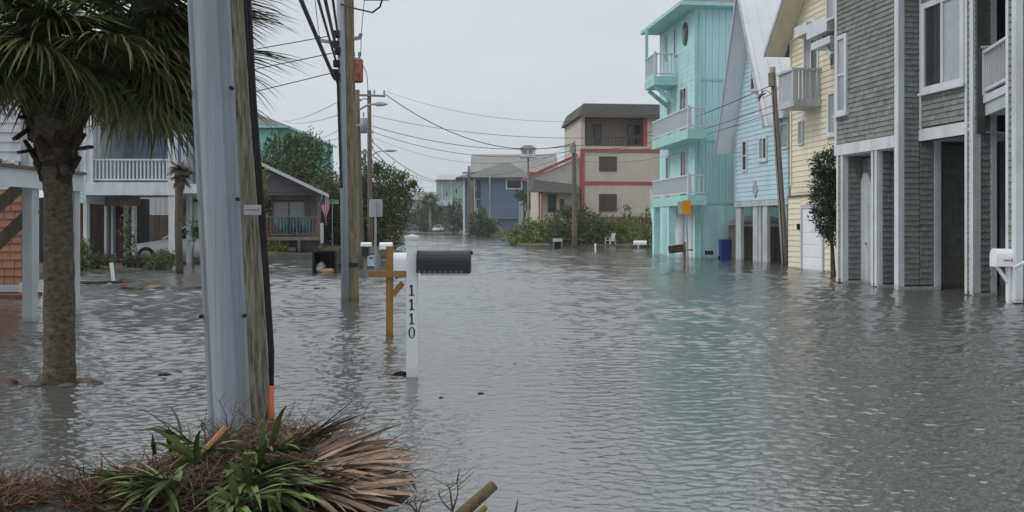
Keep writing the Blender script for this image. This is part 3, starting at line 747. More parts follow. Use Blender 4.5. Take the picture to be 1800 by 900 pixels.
# roof: hipped with a broad eave
mb = MB(); oe, ofar = .85, .1
e_ = [wj.p(-.55, oe, ZE), wj.p(uj+ofar, oe+.15, ZE), wj.p(uj+ofar, -LW, ZE), wj.p(-.55, -LW, ZE)]
t_ = [wj.p(2.6, -2.8, ZE+1.55), wj.p(uj-2.5, -2.8, ZE+1.55), wj.p(uj-2.5, -LW+1, ZE+1.55), wj.p(2.6, -LW+1, ZE+1.55)]
up = V((0,0,.16)); mb.hexa([p+up for p in e_], t_); mb.build('roof', roofg, J)
mb = MB(); mb.hexa(e_, [p+up*.98 for p in e_]); mb.build('eave_fascia', tealt, J)
# upper corner balcony
def balcony(pxn, pxf, n1, zfloor, thick, ztop, name_posts=(), white=True, nlift=0):
    a, b = wj.U(pxn, n1), wj.U(pxf, n1)
    slab(J, 'balcony_floor', tealt, wj, a, b, .02, n1, zfloor-thick, zfloor)
    wbx = W(wj.p(a, n1, 0), NS); wsx = W(wj.p(a, n1, 0), NC)
    railing(J, wbx, .05, b-a, zfloor, ztop, trim, n0=-.07, n1=-.01, pitch=.15)
    railing(J, wsx, -n1+.05, -.05, zfloor, ztop, trim, n0=-.07, n1=-.01, pitch=.15)
    mb = MB(); wbx.box(mb, -.0, .11, -.11, 0, zfloor+.001, ztop+.08); mb.build('newel_post', trim, J)
    return a, b
f3 = lev[2]
dfar = wj.D(1150, .8)
a, b = balcony(1150, 1133, 1.15, zat(141, dfar), .42, zat(102, dfar))
mb = MB(); wj.box(mb, b-.13, b, 1.0, 1.13, zat(102, dfar), ZE); mb.build('post', tealt, J)
mb = MB(); mb.beam(wj.p(a+.3, 1.0, zat(158, dfar)), wj.p(a+.3, .03, zat(186, dfar)), .12, .18); mb.build('bracket', tealt, J); mb = MB(); mb.beam(wj.p(b-.2, 1.0, zat(158, dfar)), wj.p(b-.2, .03, zat(186, dfar)), .12, .18); mb.build('bracket', tealt, J)
n_ = .85
ln, lf = 1209, 1146
zm = wj.Z(1180, 236, n_); balcony(ln, lf, n_, zm, .42, wj.Z(1180, 200, n_))
zl_ = wj.Z(1180, 346, n_); balcony(ln, lf, n_, zl_, .42, wj.Z(1180, 312, n_))
for px in (1150, 1176):                              # turquoise columns carrying the balconies
    u_ = wj.U(px, n_-.1); mb = MB(); wj.box(mb, u_-.16, u_+.16, n_-.35, n_-.05, -.3, zl_-.43); mb.build('column', teal, J)
# doors and windows on the street side
for z0_, px0, px1, h_ in ((zm, 1208.5, 1197, 2.25), (zl_, 1208.5, 1198, 2.2), (zl_, 1178, 1172, 2.1), (zm, 1180, 1175, 2.0)):
    window(J, wj, wj.U(px0), wj.U(px1), z0_+.02, z0_+h_, fw=.07, cols=2, pms=[glass, glass], n=.005)
window(J, wj, wj.U(1190), wj.U(1186), wj.Z(1188, 100), wj.Z(1188, 49), fw=.08, n=.005)
window(J, wj, wj.U(1173), wj.U(1170), wj.Z(1172, 106), wj.Z(1172, 62), fw=.08, n=.005)
cu_, cz_ = wj.U(1205.5), wj.Z(1205, 60); ru, rz_ = abs(wj.U(1201)-wj.U(1210))/2, abs(wj.Z(1205,40)-wj.Z(1205,81))/2
el = lambda k, n=20: [(cu_+ru*k*math.cos(2*math.pi*i/n), cz_+rz_*k*math.sin(2*math.pi*i/n)) for i in range(n)]
mb = MB(); wj.poly(mb, el(1), .013, .06); ov = mb.build('oval_window', brownf, J)
mb = MB(); wj.poly(mb, el(.8), .06, .07); mb.build('pane', glass, ov)
for px0, px1 in ((1218, 1206), (1203, 1190)):
    g = slab(J, 'garage_door', trim, wj, wj.U(px0), wj.U(px1), .013, .05, -.1, wj.Z(1204, 378)); 
    a_, b_ = wj.U(px0), wj.U(px1)
    for i in range(4): m2 = MB(); wj.box(m2, a_+.06, b_-.06, .05, .065, .1+i*.52, .55+i*.52); m2.build('door_panel', trim, g)
slab(J, 'garage_door', tealt, wj, wj.U(1186), wj.U(1166), .013, .03, -.1, wj.Z(1176, 372))
slab(J, 'entry_hood', trim, wj, wj.U(1219), wj.U(1190), .013, .35, wj.Z(1205, 377, .2), wj.Z(1205, 352, .2)-.05)
# outside stair at the far end
st = MB(); a = at(1146, 366, 47.6); b = V((at(1158, 444, 46.6).x, 46.6, 0.0)); st.beam(a, b, .09, .3); st.beam(a+V((.3,.9,0)), b+V((.3,.9,0)), .09, .3); st.build('stair_stringer', trim, J)
for i in range(12):
    p = a.lerp(b, (i+.5)/12); mb = MB(); mb.cbox(p+V((.15,.45,.02)), .3, .85, .05); mb.build('stair_tread', trim, J)
mb = MB(); mb.beam(a+V((-.05,0,.95)), b+V((-.05,0,.95)), .06, .09); mb.tube([b+V((-.05,0,0)), b+V((-.05,0,1.0))], .05, 6); mb.tube([a+V((-.05,0,0)), a+V((-.05,0,1.0))], .05, 6); mb.build('stair_rail', trim, J)
cable(wjc.p(wjc.U(1230), .05, lev[0]-.05), at(1284, 394, 42.2), .35, .025, 'slack dark cable looping across the turquoise side wall', 'slack cables on walls', m_=wire)
# ---- I: cream house with red trim
s = -.10; NS, NC = V((-1, s, 0)).normalized(), V((-s, -1, 0)).normalized()
d_ = 76.0; i0 = V(((1022-CX)/F*d_, d_, .1)); wi = W(i0, NC)     # u = 0 at the left corner of the front, negative to the right
I = thing('cream_house', 'cream three-storey house with red trim and a flat grey roof', 'house', i0, HG)
ur = wi.U(1185); Z = lambda py: zat(py, 76.3)
zfl, ztop = Z(257), Z(206)
wid = MB(); wi.box(wid, ur, 0, -9, 0, -.1, zfl); wid.build('wall', cream, I)
wiN = W(i0, NS)                                                   # narrow street side
wd2 = MB(); wi.box(wd2, ur, -.05, -9, -1.6, zfl, ztop); wd2.build('upper_wall', mat('upper_boards', (.27,.235,.19), .85, .12, 3, (1,1,6)), I)
slab(I, 'side_wall', cream, wiN, .0, 9, -.25, .0, zfl, ztop)
for px0, px1 in ((1022,1028),(1131,1138)): slab(I, 'post', redtrim if px0 > 1100 else cream, wi, wi.U(px1), wi.U(px0), -.3, -.002, zfl, ztop)
slab(I, 'side_panel', cream, wi, ur, wi.U(1138)-.002, -1.6, -.01, zfl, ztop)
for px0, px1 in ((1043,1057),(1102,1124)):
    window(I, W(wi.p(0,-1.6,0), NC), W(wi.p(0,-1.6,0), NC).U(px1), W(wi.p(0,-1.6,0), NC).U(px0), Z(252), Z(216), fm=brownf, pm=glass, fw=.12, cols=2)
railing(I, wi, wi.U(1131), wi.U(1028), zfl, Z(241), brownf, n0=-.12, n1=-.06, pitch=.3, bw=.04)
ru0, ru1 = wi.U(1160)-2, wi.U(1015)
mb = MB(); mb.hexa([wi.p(ru0,.6,ztop), wi.p(ru1,.6,ztop), wi.p(ru1,-9,ztop), wi.p(ru0,-9,ztop)], [wi.p(ru0,.2,Z(183)), wi.p(ru1-.5,.2,Z(183)), wi.p(ru1-.5,-9,Z(183)), wi.p(ru0,-9,Z(183))]); mb.build('roof', mat('dark_grey_roof', (.085,.085,.083), .9, .2, 2.5), I)
slab(I, 'fascia', brownf, wi, ru0, ru1-.02, .601, .66, ztop-.1, ztop+.12)
for py in (265, 322, 384): slab(I, 'trim_band', redtrim, wi, ur, -.12, .0, .05, Z(py+3), Z(py-3))
slab(I, 'trim_board', redtrim, wi, -.26, -.0, .0, .06, .4, Z(262)); slab(I, 'trim_board', redtrim, wiN, .0, .25, .0, .06, .4, Z(262))
for py0, py1 in ((301, 275), (372, 341)): window(I, wi, wi.U(1084), wi.U(1053), Z(py0), Z(py1), fm=brownf, pm=mat('brown_tinted_glass', (.075,.05,.04), .15, .1, spec=.5), fw=.1, cols=2)
window(I, wi, wi.U(1080), wi.U(1050), Z(402), Z(392), fm=brownf, fw=.06)
# low wing on the left: half gable with red rake and a hipped porch roof
wu0, wu1 = .0, wi.U(934); zw = Z(340)
mb = MB(); wi.poly(mb, [(.02,-.1),(wi.U(948),-.1),(wi.U(948),Z(318)),(wi.U(936),Z(312)),(.02,Z(276))], -6, -.6); mb.build('wing_wall', cream, I)
mb = MB(); wi.poly(mb, [(wi.U(932),Z(313)),(.3,Z(276)),(.3,Z(270)),(wi.U(931),Z(308))], -6, -.3); mb.build('rake_roof', redtrim, I)
mb = MB(); mb.hexa([wi.p(.25,.7,Z(340)), wi.p(wi.U(930),.7,Z(338)), wi.p(wi.U(930),-.55,Z(338)), wi.p(.25,-.55,Z(338))], [wi.p(.25,-.2,Z(325)), wi.p(wi.U(941),-.3,Z(317)), wi.p(wi.U(941),-.55,Z(316)), wi.p(.25,-.55,Z(325))]); mb.build('porch_roof', roofb, I)
wpb = W(wi.p(0,-.6,0), NC)
window(I, wpb, wpb.U(978), wpb.U(963), Z(373), Z(342), fm=brownf, pm=glass, fw=.1, rows=2)
window(I, wpb, wpb.U(992), wpb.U(984), Z(373), Z(350), fm=brownf, pm=glass, fw=.08)
slab(I, 'porch_post', redtrim, wi, wi.U(952), wi.U(946), .2, .45, -.1, Z(340)); slab(I, 'porch_post', trim, wi, wi.U(950), wi.U(948), .451, .5, .2, Z(342))
slab(I, 'porch_wall', cream, wi, wi.U(965), wi.U(944), .15, .55, -.1, Z(392))

# ---- G: blue house with hipped roof
d_ = 150.0; g0_ = V(((915-CX)/F*d_, d_, .2)); wg = W(g0_, V((.06,-1,0))); Z = lambda py: zat(py, d_)
G = thing('hip_roof_house', 'slate blue two-storey house with grey hipped roof across the far street', 'house', g0_, HG)
U = wg.U
slab(G, 'lower_wall', mat('lower_blue_wall', (.10,.14,.18), .8, .1), wg, U(912), U(826), -8, -.3, -.3, Z(385))
slab(G, 'wall', blueh, wg, U(912), U(845), -9, 0, Z(385), Z(312)); slab(G, 'wall', blueh, wg, U(845)+.002, U(815), -9, -1.6, Z(400), Z(312)); slab(G, 'wall', blueh, wg, U(932), U(912)-.002, -9, -.5, Z(350), Z(312))
siding(G, wg, Z(385), Z(312), .45, blueh, lambda z: (U(912), U(845)), proud=.03)
mb = MB(); mb.hexa([wg.p(U(941),1,Z(312)), wg.p(U(801),1,Z(313)), wg.p(U(801),-10,Z(313)), wg.p(U(941),-10,Z(312))], [wg.p(U(897),-4,Z(283)), wg.p(U(890),-4,Z(283)), wg.p(U(890),-5,Z(283)), wg.p(U(897),-5,Z(283))]); mb.build('roof', roofg, G)
slab(G, 'fascia', mat('dark_fascia', (.06,.07,.08), .7), wg, U(940), U(802), .85, 1.02, Z(315), Z(312)-.02)
window(G, wg, U(918), U(889), Z(333), Z(314), fw=.22, dp=.12); wq = W(wg.p(0,-1.6,0), wg.n)
window(G, wq, wq.U(838), wq.U(832), Z(334), Z(318), fw=.15); window(G, wq, wq.U(858), wq.U(836), Z(368), Z(349), fw=.15, dp=.1)
railing(G, wg, U(862), U(826), Z(386), Z(368), trim, pitch=.32, bw=.12, n0=-.2, n1=-.1)
slab(G, 'balcony_floor', trimg, wg, U(862), U(824), -1.5, -.0, Z(389), Z(386)); slab(G, 'post', trim, wg, U(835), U(832), -.3, 0, -.2, Z(313)); slab(G, 'post', trim, wg, U(817), U(814), -.3, 0, -.2, Z(314))
mb = MB(); mb.beam(at(870, 385, d_-1), at(884, 411, d_-2.5), .25, .3); mb.build('stair_stringer', weath, G)
# big pale roof behind it
d_ = 195.0; h0 = V(((902-CX)/F*d_, d_, .2)); wh = W(h0, V((0,-1,0))); Z = lambda py: zat(py, d_)
Hh = thing('long_roof_house', 'long pale grey roofed building rising behind the blue house', 'house', h0, HG)
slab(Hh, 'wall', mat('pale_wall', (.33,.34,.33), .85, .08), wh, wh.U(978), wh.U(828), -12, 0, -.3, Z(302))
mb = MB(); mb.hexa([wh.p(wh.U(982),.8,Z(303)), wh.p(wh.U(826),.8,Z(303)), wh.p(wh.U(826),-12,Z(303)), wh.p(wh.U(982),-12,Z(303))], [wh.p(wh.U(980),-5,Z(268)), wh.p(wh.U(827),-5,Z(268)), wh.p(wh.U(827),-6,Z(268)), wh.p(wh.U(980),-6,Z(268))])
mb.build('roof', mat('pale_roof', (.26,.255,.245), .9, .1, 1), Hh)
for px in (850, 890, 930): window(Hh, wh, wh.U(px+8), wh.U(px), Z(330), Z(312), fw=.2)
# ---- F: pale teal house at the street's end
d_ = 188.0; f0_ = V(((790-CX)/F*d_, d_, .2)); wf = W(f0_, V((.1,-1,0))); Z = lambda py: zat(py, d_)
Fh = thing('pale_house', 'pale teal house with white corner posts at the far end', 'house', f0_, HG)
slab(Fh, 'wall', paleteal, wf, wf.U(830), wf.U(768), -9, 0, -.3, Z(316)); 
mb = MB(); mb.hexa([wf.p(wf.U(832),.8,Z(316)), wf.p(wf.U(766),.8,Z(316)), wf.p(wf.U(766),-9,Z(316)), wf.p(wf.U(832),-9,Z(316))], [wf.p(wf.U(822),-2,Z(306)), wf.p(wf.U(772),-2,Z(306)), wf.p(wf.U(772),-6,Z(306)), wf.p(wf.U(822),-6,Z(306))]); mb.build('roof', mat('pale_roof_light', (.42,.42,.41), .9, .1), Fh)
for px in (776, 792): slab(Fh, 'post', trim, wf, wf.U(px+2), wf.U(px), .0, .3, -.3, Z(317))
for px, py in ((783,335),(800,330),(784,372),(800,372)): window(Fh, wf, wf.U(px+5), wf.U(px), Z(py+12), Z(py), fw=.15)
slab(Fh, 'balcony', trim, wf, wf.U(795), wf.U(768), .0, 1.0, Z(362), Z(352))
# ---- E: pale grey apartments
d_ = 235.0; e0_ = V(((730-CX)/F*d_, d_, .2)); we = W(e0_, V((.25,-1,0))); Z = lambda py: zat(py, d_)
E = thing('apartment_building', 'pale grey apartment building at the far left end of street', 'building', e0_, HG)
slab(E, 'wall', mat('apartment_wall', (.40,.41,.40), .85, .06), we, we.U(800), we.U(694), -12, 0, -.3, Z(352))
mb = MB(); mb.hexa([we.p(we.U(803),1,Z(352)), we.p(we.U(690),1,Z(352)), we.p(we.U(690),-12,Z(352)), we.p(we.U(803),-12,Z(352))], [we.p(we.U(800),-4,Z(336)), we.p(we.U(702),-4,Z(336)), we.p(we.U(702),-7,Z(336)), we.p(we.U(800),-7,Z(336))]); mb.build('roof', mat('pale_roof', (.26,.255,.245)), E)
for px in (702, 712, 722, 733, 744):
    for py in (356, 371, 387): window(E, we, we.U(px+5), we.U(px), Z(py+8), Z(py), fw=.15, dp=.1)
for px in (709, 729): slab(E, 'pilaster', trim, we, we.U(px+2), we.U(px), 0, .5, -.3, Z(353))

# ================================================================== houses on the left
# ---- B: blue house with a railed porch, on stilts
d_ = 33.3; b0_ = V(((230-CX)/F*d_, d_, 0)); wB = W(b0_, V((0,-1,0))); U = wB.U; Z = lambda py: zat(py, d_)
B = thing('porch_house', 'blue-grey stilt house with white railed porch behind the palm', 'house', b0_, HG)
zd, zdt, zr_, zc = Z(343), Z(322), Z(279), Z(186)
slab(B, 'deck', trimg, wB, U(309), U(152), -4.5, 0, zd+.05, zdt); slab(B, 'fascia', trim, wB, U(308), U(152), .001, .05, zd, zdt+.03)
wBb = W(wB.p(0,-2.4,0), wB.n)
slab(B, 'wall', bluep, wBb, wBb.U(320)-1, wBb.U(126), -.2, 0, zdt, zc+.5); siding(B, wBb, zdt, zc, .15, bluep, lambda z: (wBb.U(310)-.5, wBb.U(195)))
slab(B, 'side_wall', trimg, wB, U(170), U(160), -2.4, -.3, zdt+.02, zc)
dd = slab(B, 'door', trim, wBb, wBb.U(195), wBb.U(176), .0, .05, zdt+.02, zdt+2.3); slab(B, 'pane', curt, wBb, wBb.U(193), wBb.U(180), .05, .06, zdt+.3, zdt+2.1)
for px0, px1 in ((152, 163), (295, 308)): slab(B, 'porch_post', trim, wB, U(px1), U(px0), -.25, -.0, zdt+.031, zc)
railing(B, wB, U(295), U(163), zdt+.03, zr_, trim, n0=-.15, n1=-.07, pitch=.135, bw=.055)
slab(B, 'beam', trim, wB, U(330), U(150), -.3, .03, zc, Z(168)); slab(B, 'ceiling', brownw, wB, U(330), U(150), -2.4, -.3, zc+.02, zc+.1)
slab(B, 'upper_floor', trimg, wB, U(330), U(130), -6, -.31, zc+.11, Z(166))
railing(B, wB, U(300), U(150), Z(166), Z(122), trim, n0=-.15, n1=-.07, pitch=.2, bw=.06)
slab(B, 'wall', bluep, wB, U(330), U(135), -6.2, -3.5, Z(165), Z(60))
mb = MB(); mb.hexa([wB.p(U(345),-2.5,Z(60)), wB.p(U(120),-2.5,Z(60)), wB.p(U(120),-8,Z(60)), wB.p(U(345),-8,Z(60))], [wB.p(U(280),-5,Z(10)), wB.p(U(190),-5,Z(10)), wB.p(U(190),-5.5,Z(10)), wB.p(U(280),-5.5,Z(10))]); mb.build('roof', roofg, B)
# left sliver of siding with white corner, and posts under it
slab(B, 'wall', ltblue, wB, U(151), U(128), -4, -.05, Z(357), zc); siding(B, wB, Z(356), Z(200), .17, ltblue, lambda z: (U(149), U(133)), n=-.05)
slab(B, 'corner_board', trim, wB, U(152)+.0, U(147), .0, .04, Z(357), zc); slab(B, 'corner_board', trim, wB, U(133), U(128), -.04, .0, Z(357), zc)
for px0, px1, n1 in ((146,152,0),(296,309,0),(327,334,-1.5),(340,346,-2.5),(183,187,-2.5),(195,198,-2.4),(217,221,-2.6),(231,236,-1.2)):
    q = W(wB.p(0,n1,0), wB.n); slab(B, 'stilt', trim if n1 > -1.3 else trimg, q, q.U(px1), q.U(px0), -.25, -.01, -.2, zd+.04 if px0 < 320 else Z(270))
slab(B, 'header_board', greyw, W(wB.p(0,-1.2,0), wB.n), U(222), U(158), -.05, -.0, Z(361), zd)
# right return of the porch
for px0, px1, n1 in ((318,324,-1.0),(331,336,-2.2),(343,348,-3.2)):
    q = W(wB.p(0,n1,0), wB.n); slab(B, 'porch_post', trim, q, q.U(px1), q.U(px0), -.2, 0, zdt, zc)
wr_ = W(wB.p(U(309), -.2, 0), V((1,-.05,0)))
slab(B, 'side_deck', trim, wr_, -4.2, .0, -.2, 1.1, zd+.08, zdt-.02); railing(B, wr_, -4.0, -.1, zdt, zr_-.05, trim, n0=1.0, n1=1.06, pitch=.2)
slab(B, 'shutter', trimg, W(wB.p(0,-2.2,0), wB.n), U(343), U(322), -.1, 0, zdt+.4, zdt+1.9)
# dark store room under the house, and the timber fence beyond the car
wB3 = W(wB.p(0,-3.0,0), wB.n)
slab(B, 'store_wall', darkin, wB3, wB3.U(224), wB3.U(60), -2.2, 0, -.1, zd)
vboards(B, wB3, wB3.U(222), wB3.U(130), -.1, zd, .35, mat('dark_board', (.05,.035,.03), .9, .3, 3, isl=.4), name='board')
fb = V(((270-CX)/F*41, 41, 0)); wfb = W(fb, V((0,-1,0)))
FB = thing('picket_fence', 'brown close-board fence behind the white car under the porch', 'fence', fb)
vboards(FB, wfb, wfb.U(352), wfb.U(225), -.05, zat(378, 41), .16, brownw, name='board'); slab(FB, 'rail', brownw, wfb, wfb.U(352), wfb.U(225), -.06, -.002, .9, 1.0)
nb_ = V(((280-CX)/F*50, 50, 0)); wn = W(nb_, V((0,-1,0)))
NB = thing('white_house', 'white boarded house glimpsed through the stilts above the fence', 'house', nb_, HG)
slab(NB, 'wall', trimg, wn, wn.U(318), wn.U(228), -5, 0, 0, zat(300, 50)); vboards(NB, wn, wn.U(318), wn.U(228), 0, zat(302, 50), .6, trimg, gap=.05, name='board')
mb = MB(); wn.poly(mb, [(wn.U(322), zat(301,50)), (wn.U(224), zat(301,50)), (wn.U(270), zat(270,50))], -5.2, .3); mb.build('roof', roofg, NB)

# ---- A: orange shingled house with a white deck at the left edge
a0_ = V(((42-CX)/F*19.0, 19.0, 0)); wA = W(a0_, V((0.01,-1,0)))
A = thing('orange_house', 'orange shingled house with a raised white deck at left edge', 'house', a0_, HG)
ZA = lambda py: zat(py, 19.0)
uL = wA.U(0)+4
slab(A, 'wall', orshin, wA, 0, uL, -.3, 0, .06, ZA(334)); La = []
shingles(La, wA, .02, wA.U(0)+1.0, ZA(499), ZA(336), .17, .21, gap=.006); flush(La, A, orshin)
slab(A, 'upper_wall', trim, wA, wA.U(84), uL, -.3, 0, ZA(334)+.01, 6.4); siding(A, wA, ZA(300), 5.6, .2, trim, lambda z: (wA.U(74), uL)); slab(A, 'corner_board', trim, wA, wA.U(84), wA.U(74)-.002, .0, .05, ZA(332), 6.4)
slab(A, 'base_board', trimg, wA, -.0, uL, .0, .07, ZA(513), ZA(500)); slab(A, 'plinth', brick, wA, wA.U(62), uL, -.3, .5, -.3, ZA(515))
slab(A, 'corner_post', trim, wA, wA.U(52), -.003, -.2, .06, ZA(514), ZA(330)); slab(A, 'corner_post', trimg, wA, wA.U(58), wA.U(52)-.003, -.25, .02, ZA(514), ZA(330))
slab(A, 'post_base', trim, wA, wA.U(60), .05, -.26, .1, ZA(514), ZA(497))
# deck
p1 = wet(67, 565); da = W(p1, V((1,.0625,0)))          # street-side edge; u runs away from... left as seen from the street
p2 = V((p1.x+.35, 20.2, 0))
dv = V((-.0625+.1, 1, 0)).normalized()
e0, e1 = V((p1.x-.2, 10.9, 0)), V((p1.x+.08, 15.55, 0)); dirn = (e1-e0).normalized(); nrm = V((dirn.y, -dirn.x, 0)); wdk = W(e0, nrm)
ln_ = (e1-e0).length; zk0, zk1 = zat(331, 14.2), zat(300, 14.2)
slab(A, 'fascia', trim, wdk, -ln_, 0, -.05, .0, zk0, zk1); slab(A, 'deck', greyw, wdk, -ln_, 0, -5, -.051, zk1-.06, zk1+.0)
slab(A, 'deck_edge', brownw, wdk, -ln_, .0, -.12, .05, zk1+.002, zk1+.05)
slab(A, 'soffit', brownw, wdk, -ln_, 0, -5, -.06, zk0+.12, zk0+.16)
for uu in ((p1-e0).dot(dirn), (V((0,15.0,0))-e0).dot(dirn)):
    slab(A, 'stilt', trimg, wdk, -uu-.09, -uu+.07, -.21, -.055, -.3, zk0+.12)
# raking stair stringers under the deck
for dy_, dz_ in ((0, 0), (.0, .62)):
    mb = MB(); mb.beam(at(-30, 452, 15.5)+V((0,dy_,dz_)), at(63, 366, 15.5)+V((0,dy_,dz_)), .06, .2, (0,0,1)); mb.build('stringer', weath, A)
# wall and posts above the deck
w2A = W(wdk.p(0,-1.6,0), nrm)
slab(A, 'upper_wall', trimg, w2A, -ln_, 0, -.2, 0, zk1, 6.2); siding(A, w2A, zk1+.02, 5.2, .18, trimg, lambda z: (-ln_+.2, -.2))
window(A, w2A, -ln_+1.2, -ln_+2.4, zk1+.9, zk1+2.2, fw=.1)
for t_ in (.35, .68, .995):
    slab(A, 'deck_post', trim, wdk, -ln_*t_-.05, -ln_*t_+.06, -.16, -.02, zk1+.052, zk1+3.2)
slab(A, 'roof_beam', trim, wdk, -ln_, 0, -.2, .05, zk1+3.2, zk1+3.5); mb = MB(); mb.hexa([wdk.p(-ln_-.4,.5,zk1+3.5), wdk.p(.4,.5,zk1+3.5), wdk.p(.4,-6,zk1+3.5), wdk.p(-ln_-.4,-6,zk1+3.5)], [wdk.p(-ln_+1,-2.5,zk1+5), wdk.p(-1,-2.5,zk1+5), wdk.p(-1,-4,zk1+5), wdk.p(-ln_+1,-4,zk1+5)]); mb.build('roof', roofg, A)
for k in range(9):
    p = at(8+k*7, 290, 13.2+.35*k); pp = wdk.p(-(p-e0).dot(dirn), -.25, zk1+.05)
    rock('%s %s, %s along the white deck edge' % (('grey','tan','white')[k % 3], 'shell', ('first from the left','second from the left','third from the left','fourth from the left','middle one','fourth from the palm','third from the palm','second from the palm','nearest the palm')[k]), pp+V((0,0,.05)), .07, .07, .05, (rockm, rocky, whitep)[k % 3], 'shell', 'shell', 'shells along the deck edge')

# ---- C: turquoise house with hipped roof behind the cedars
d_ = 82.0; c0_ = V(((490-CX)/F*d_, d_, .1)); wc_ = W(c0_, V((0,-1,0))); Z = lambda py: zat(py, d_); U = wc_.U; teal_, teal = teal, mat('mint_paint', (.24,.62,.53), .6, .07, 1.2)
Ch = thing('teal_house', 'turquoise house with grey hipped roof rising behind the cedars', 'house', c0_, HG)
slab(Ch, 'wall', teal, wc_, U(488), U(380), -8, 0, 0, Z(224)); slab(Ch, 'wall', teal, wc_, U(555), U(488)-.002, -8, -1.5, 0, Z(243))
vboards(Ch, wc_, U(487), U(400), Z(330), Z(226), .6, teal, gap=.04, name='siding_panel')
mb = MB(); mb.hexa([wc_.p(U(512),.8,Z(223)), wc_.p(U(345),.8,Z(223)), wc_.p(U(345),-9,Z(223)), wc_.p(U(512),-9,Z(223))], [wc_.p(U(440),-3.5,Z(194)), wc_.p(U(410),-3.5,Z(194)), wc_.p(U(410),-5,Z(194)), wc_.p(U(440),-5,Z(194))]); mb.build('roof', roofg, Ch)
slab(Ch, 'fascia', tealt, wc_, U(511), U(346), .7, .83, Z(226), Z(223)-.01)
mb = MB(); wc_.poly(mb, [(U(488)-.002,Z(262)),(U(562),Z(262)),(U(562),Z(246)),(U(505),Z(224)),(U(488)-.002,Z(224))], -6, -.4); mb.build('gable_wall', teal, Ch)
mb = MB(); wc_.poly(mb, [(U(568),Z(250)),(U(500),Z(222)),(U(500),Z(218)),(U(568),Z(246))], -6.5, .3); mb.build('rake_roof', tealt, Ch)
teal = teal_; slab(Ch, 'window_frame', trim, wc_, U(498), U(490), -.4, -.3, Z(262), Z(247))

# ---- D: small dark cottage with a railed porch
d_ = 49.0; d0_ = V(((510-CX)/F*d_, d_, .05)); wD = W(d0_, V((.20,-1,0))); Z = lambda py: zat(py, d_); U = wD.U
D = thing('cottage', 'small dark purple-grey cottage with railed porch and white roof edge', 'cottage', d0_, HG)
ax, ay = U(448), Z(286); ex, ey = U(578), Z(346); lx = 2*ax-ex
wDb = W(wD.p(0,-1.8,0), wD.n); zdk, zrl = Z(416), Z(380)
mb = MB(); wDb.poly(mb, [(U(562),0),(lx-.3,0),(lx-.3,ey+.1),(ax,ay-.1),(U(562),Z(338))], -6, 0); mb.build('wall', purp, D)
vboards(D, wDb, U(560), lx-.2, zdk, Z(338), .21, purp, name='board')
mb = MB(); wD.poly(mb, [(U(566),Z(340)),(lx,Z(340)),(ax,ay-.14)], -1.79, -.5); mb.build('gable_wall', purp, D)
for sg, x_ in ((1, ex), (-1, lx)):
    mb = MB(); wD.poly(mb, [(x_, ey), (ax, ay), (ax, ay+.14), (x_, ey+.14)], -8, .3); mb.build('roof', roofb, D)
    mb = MB(); wD.poly(mb, [(x_, ey-.04), (ax, ay-.04), (ax, ay+.15), (x_, ey+.15)], .301, .36); mb.build('rake_board', trim, D)
slab(D, 'deck', weath, wD, U(568), lx, -1.8, 0, zdk-.2, zdk); slab(D, 'beam', weath, wD, U(566), lx, -.62, -.5, Z(342), Z(337))
for px in (460, 523, 562): slab(D, 'post', weath, wD, U(px+5), U(px), -.2, -.01, -.2, zdk-.2)
for px in (558,): slab(D, 'porch_post', weath, wD, U(px+6), U(px), -.2, -.01, zdk, Z(341))
railing(D, wD, U(558), lx, zdk, zrl, weath, n0=-.12, n1=-.05, pitch=.17, bw=.05)
window(D, wDb, wDb.U(538), wDb.U(478), Z(402), Z(350), fm=greyw, pm=blind, fw=.1, cols=2); 
slab(D, 'door', mat('dark_door', (.04,.025,.03), .6), wDb, wDb.U(476), wDb.U(462), .03, .07, zdk, Z(348))
lat = MB()
for i in range(14):
    u0_ = U(560)+i*.16
    if u0_+.5 < U(526): lat.beam(wD.p(u0_,-.05,.05), wD.p(u0_+.5,-.05,.62), .015, .035, wD.n); lat.beam(wD.p(u0_+.5,-.03,.05), wD.p(u0_,-.03,.62), .015, .035, wD.n)
lat.build('lattice', weath, D); slab(D, 'step', weath, wD, U(520), U(505), -.4, .2, .1, .3)
def chair(name, label, p, m_, rz=0.0, k=1.0, group=None):
    t = thing(name, label, 'chair', p, group); q = lambda x, y, z: V(p)+Matrix.Rotation(rz,3,'Z')@V((x*k,y*k,z*k))
    mb = MB(); mb.hexa([q(-.28,-.3,.34),q(.28,-.3,.34),q(.26,.3,.26),q(-.26,.3,.26)],[q(-.28,-.3,.38),q(.28,-.3,.38),q(.26,.3,.30),q(-.26,.3,.30)]); mb.build('seat', m_, t)
    mb = MB()
    for i in range(4):
        x = -.24+i*.13; mb.hexa([q(x,.26,.28),q(x+.1,.26,.28),q(x+.1,.29,.28),q(x,.29,.28)],[q(x,.48,1.0),q(x+.1,.48,1.0),q(x+.1,.51,1.0),q(x,.51,1.0)])
    mb.build('backrest', m_, t)
    for x in (-.3, .26):
        mb = MB(); mb.box(q(x,-.32,0), q(x+.05,-.32,0)-q(x,-.32,0), q(x,-.26,0)-q(x,-.32,0), V((0,0,.58*k))); mb.build('leg', m_, t)
        mb = MB(); mb.hexa([q(x-.03,-.36,.58),q(x+.08,-.36,.58),q(x+.08,.4,.56),q(x-.03,.4,.56)],[q(x-.03,-.36,.61),q(x+.08,-.36,.61),q(x+.08,.4,.59),q(x-.03,.4,.59)]); mb.build('armrest', m_, t)
        mb = MB(); mb.box(q(x,.36,0), q(x+.05,.36,0)-q(x,.36,0), q(x,.42,0)-q(x,.36,0), V((0,0,.56*k))); mb.build('leg', m_, t)
    return t
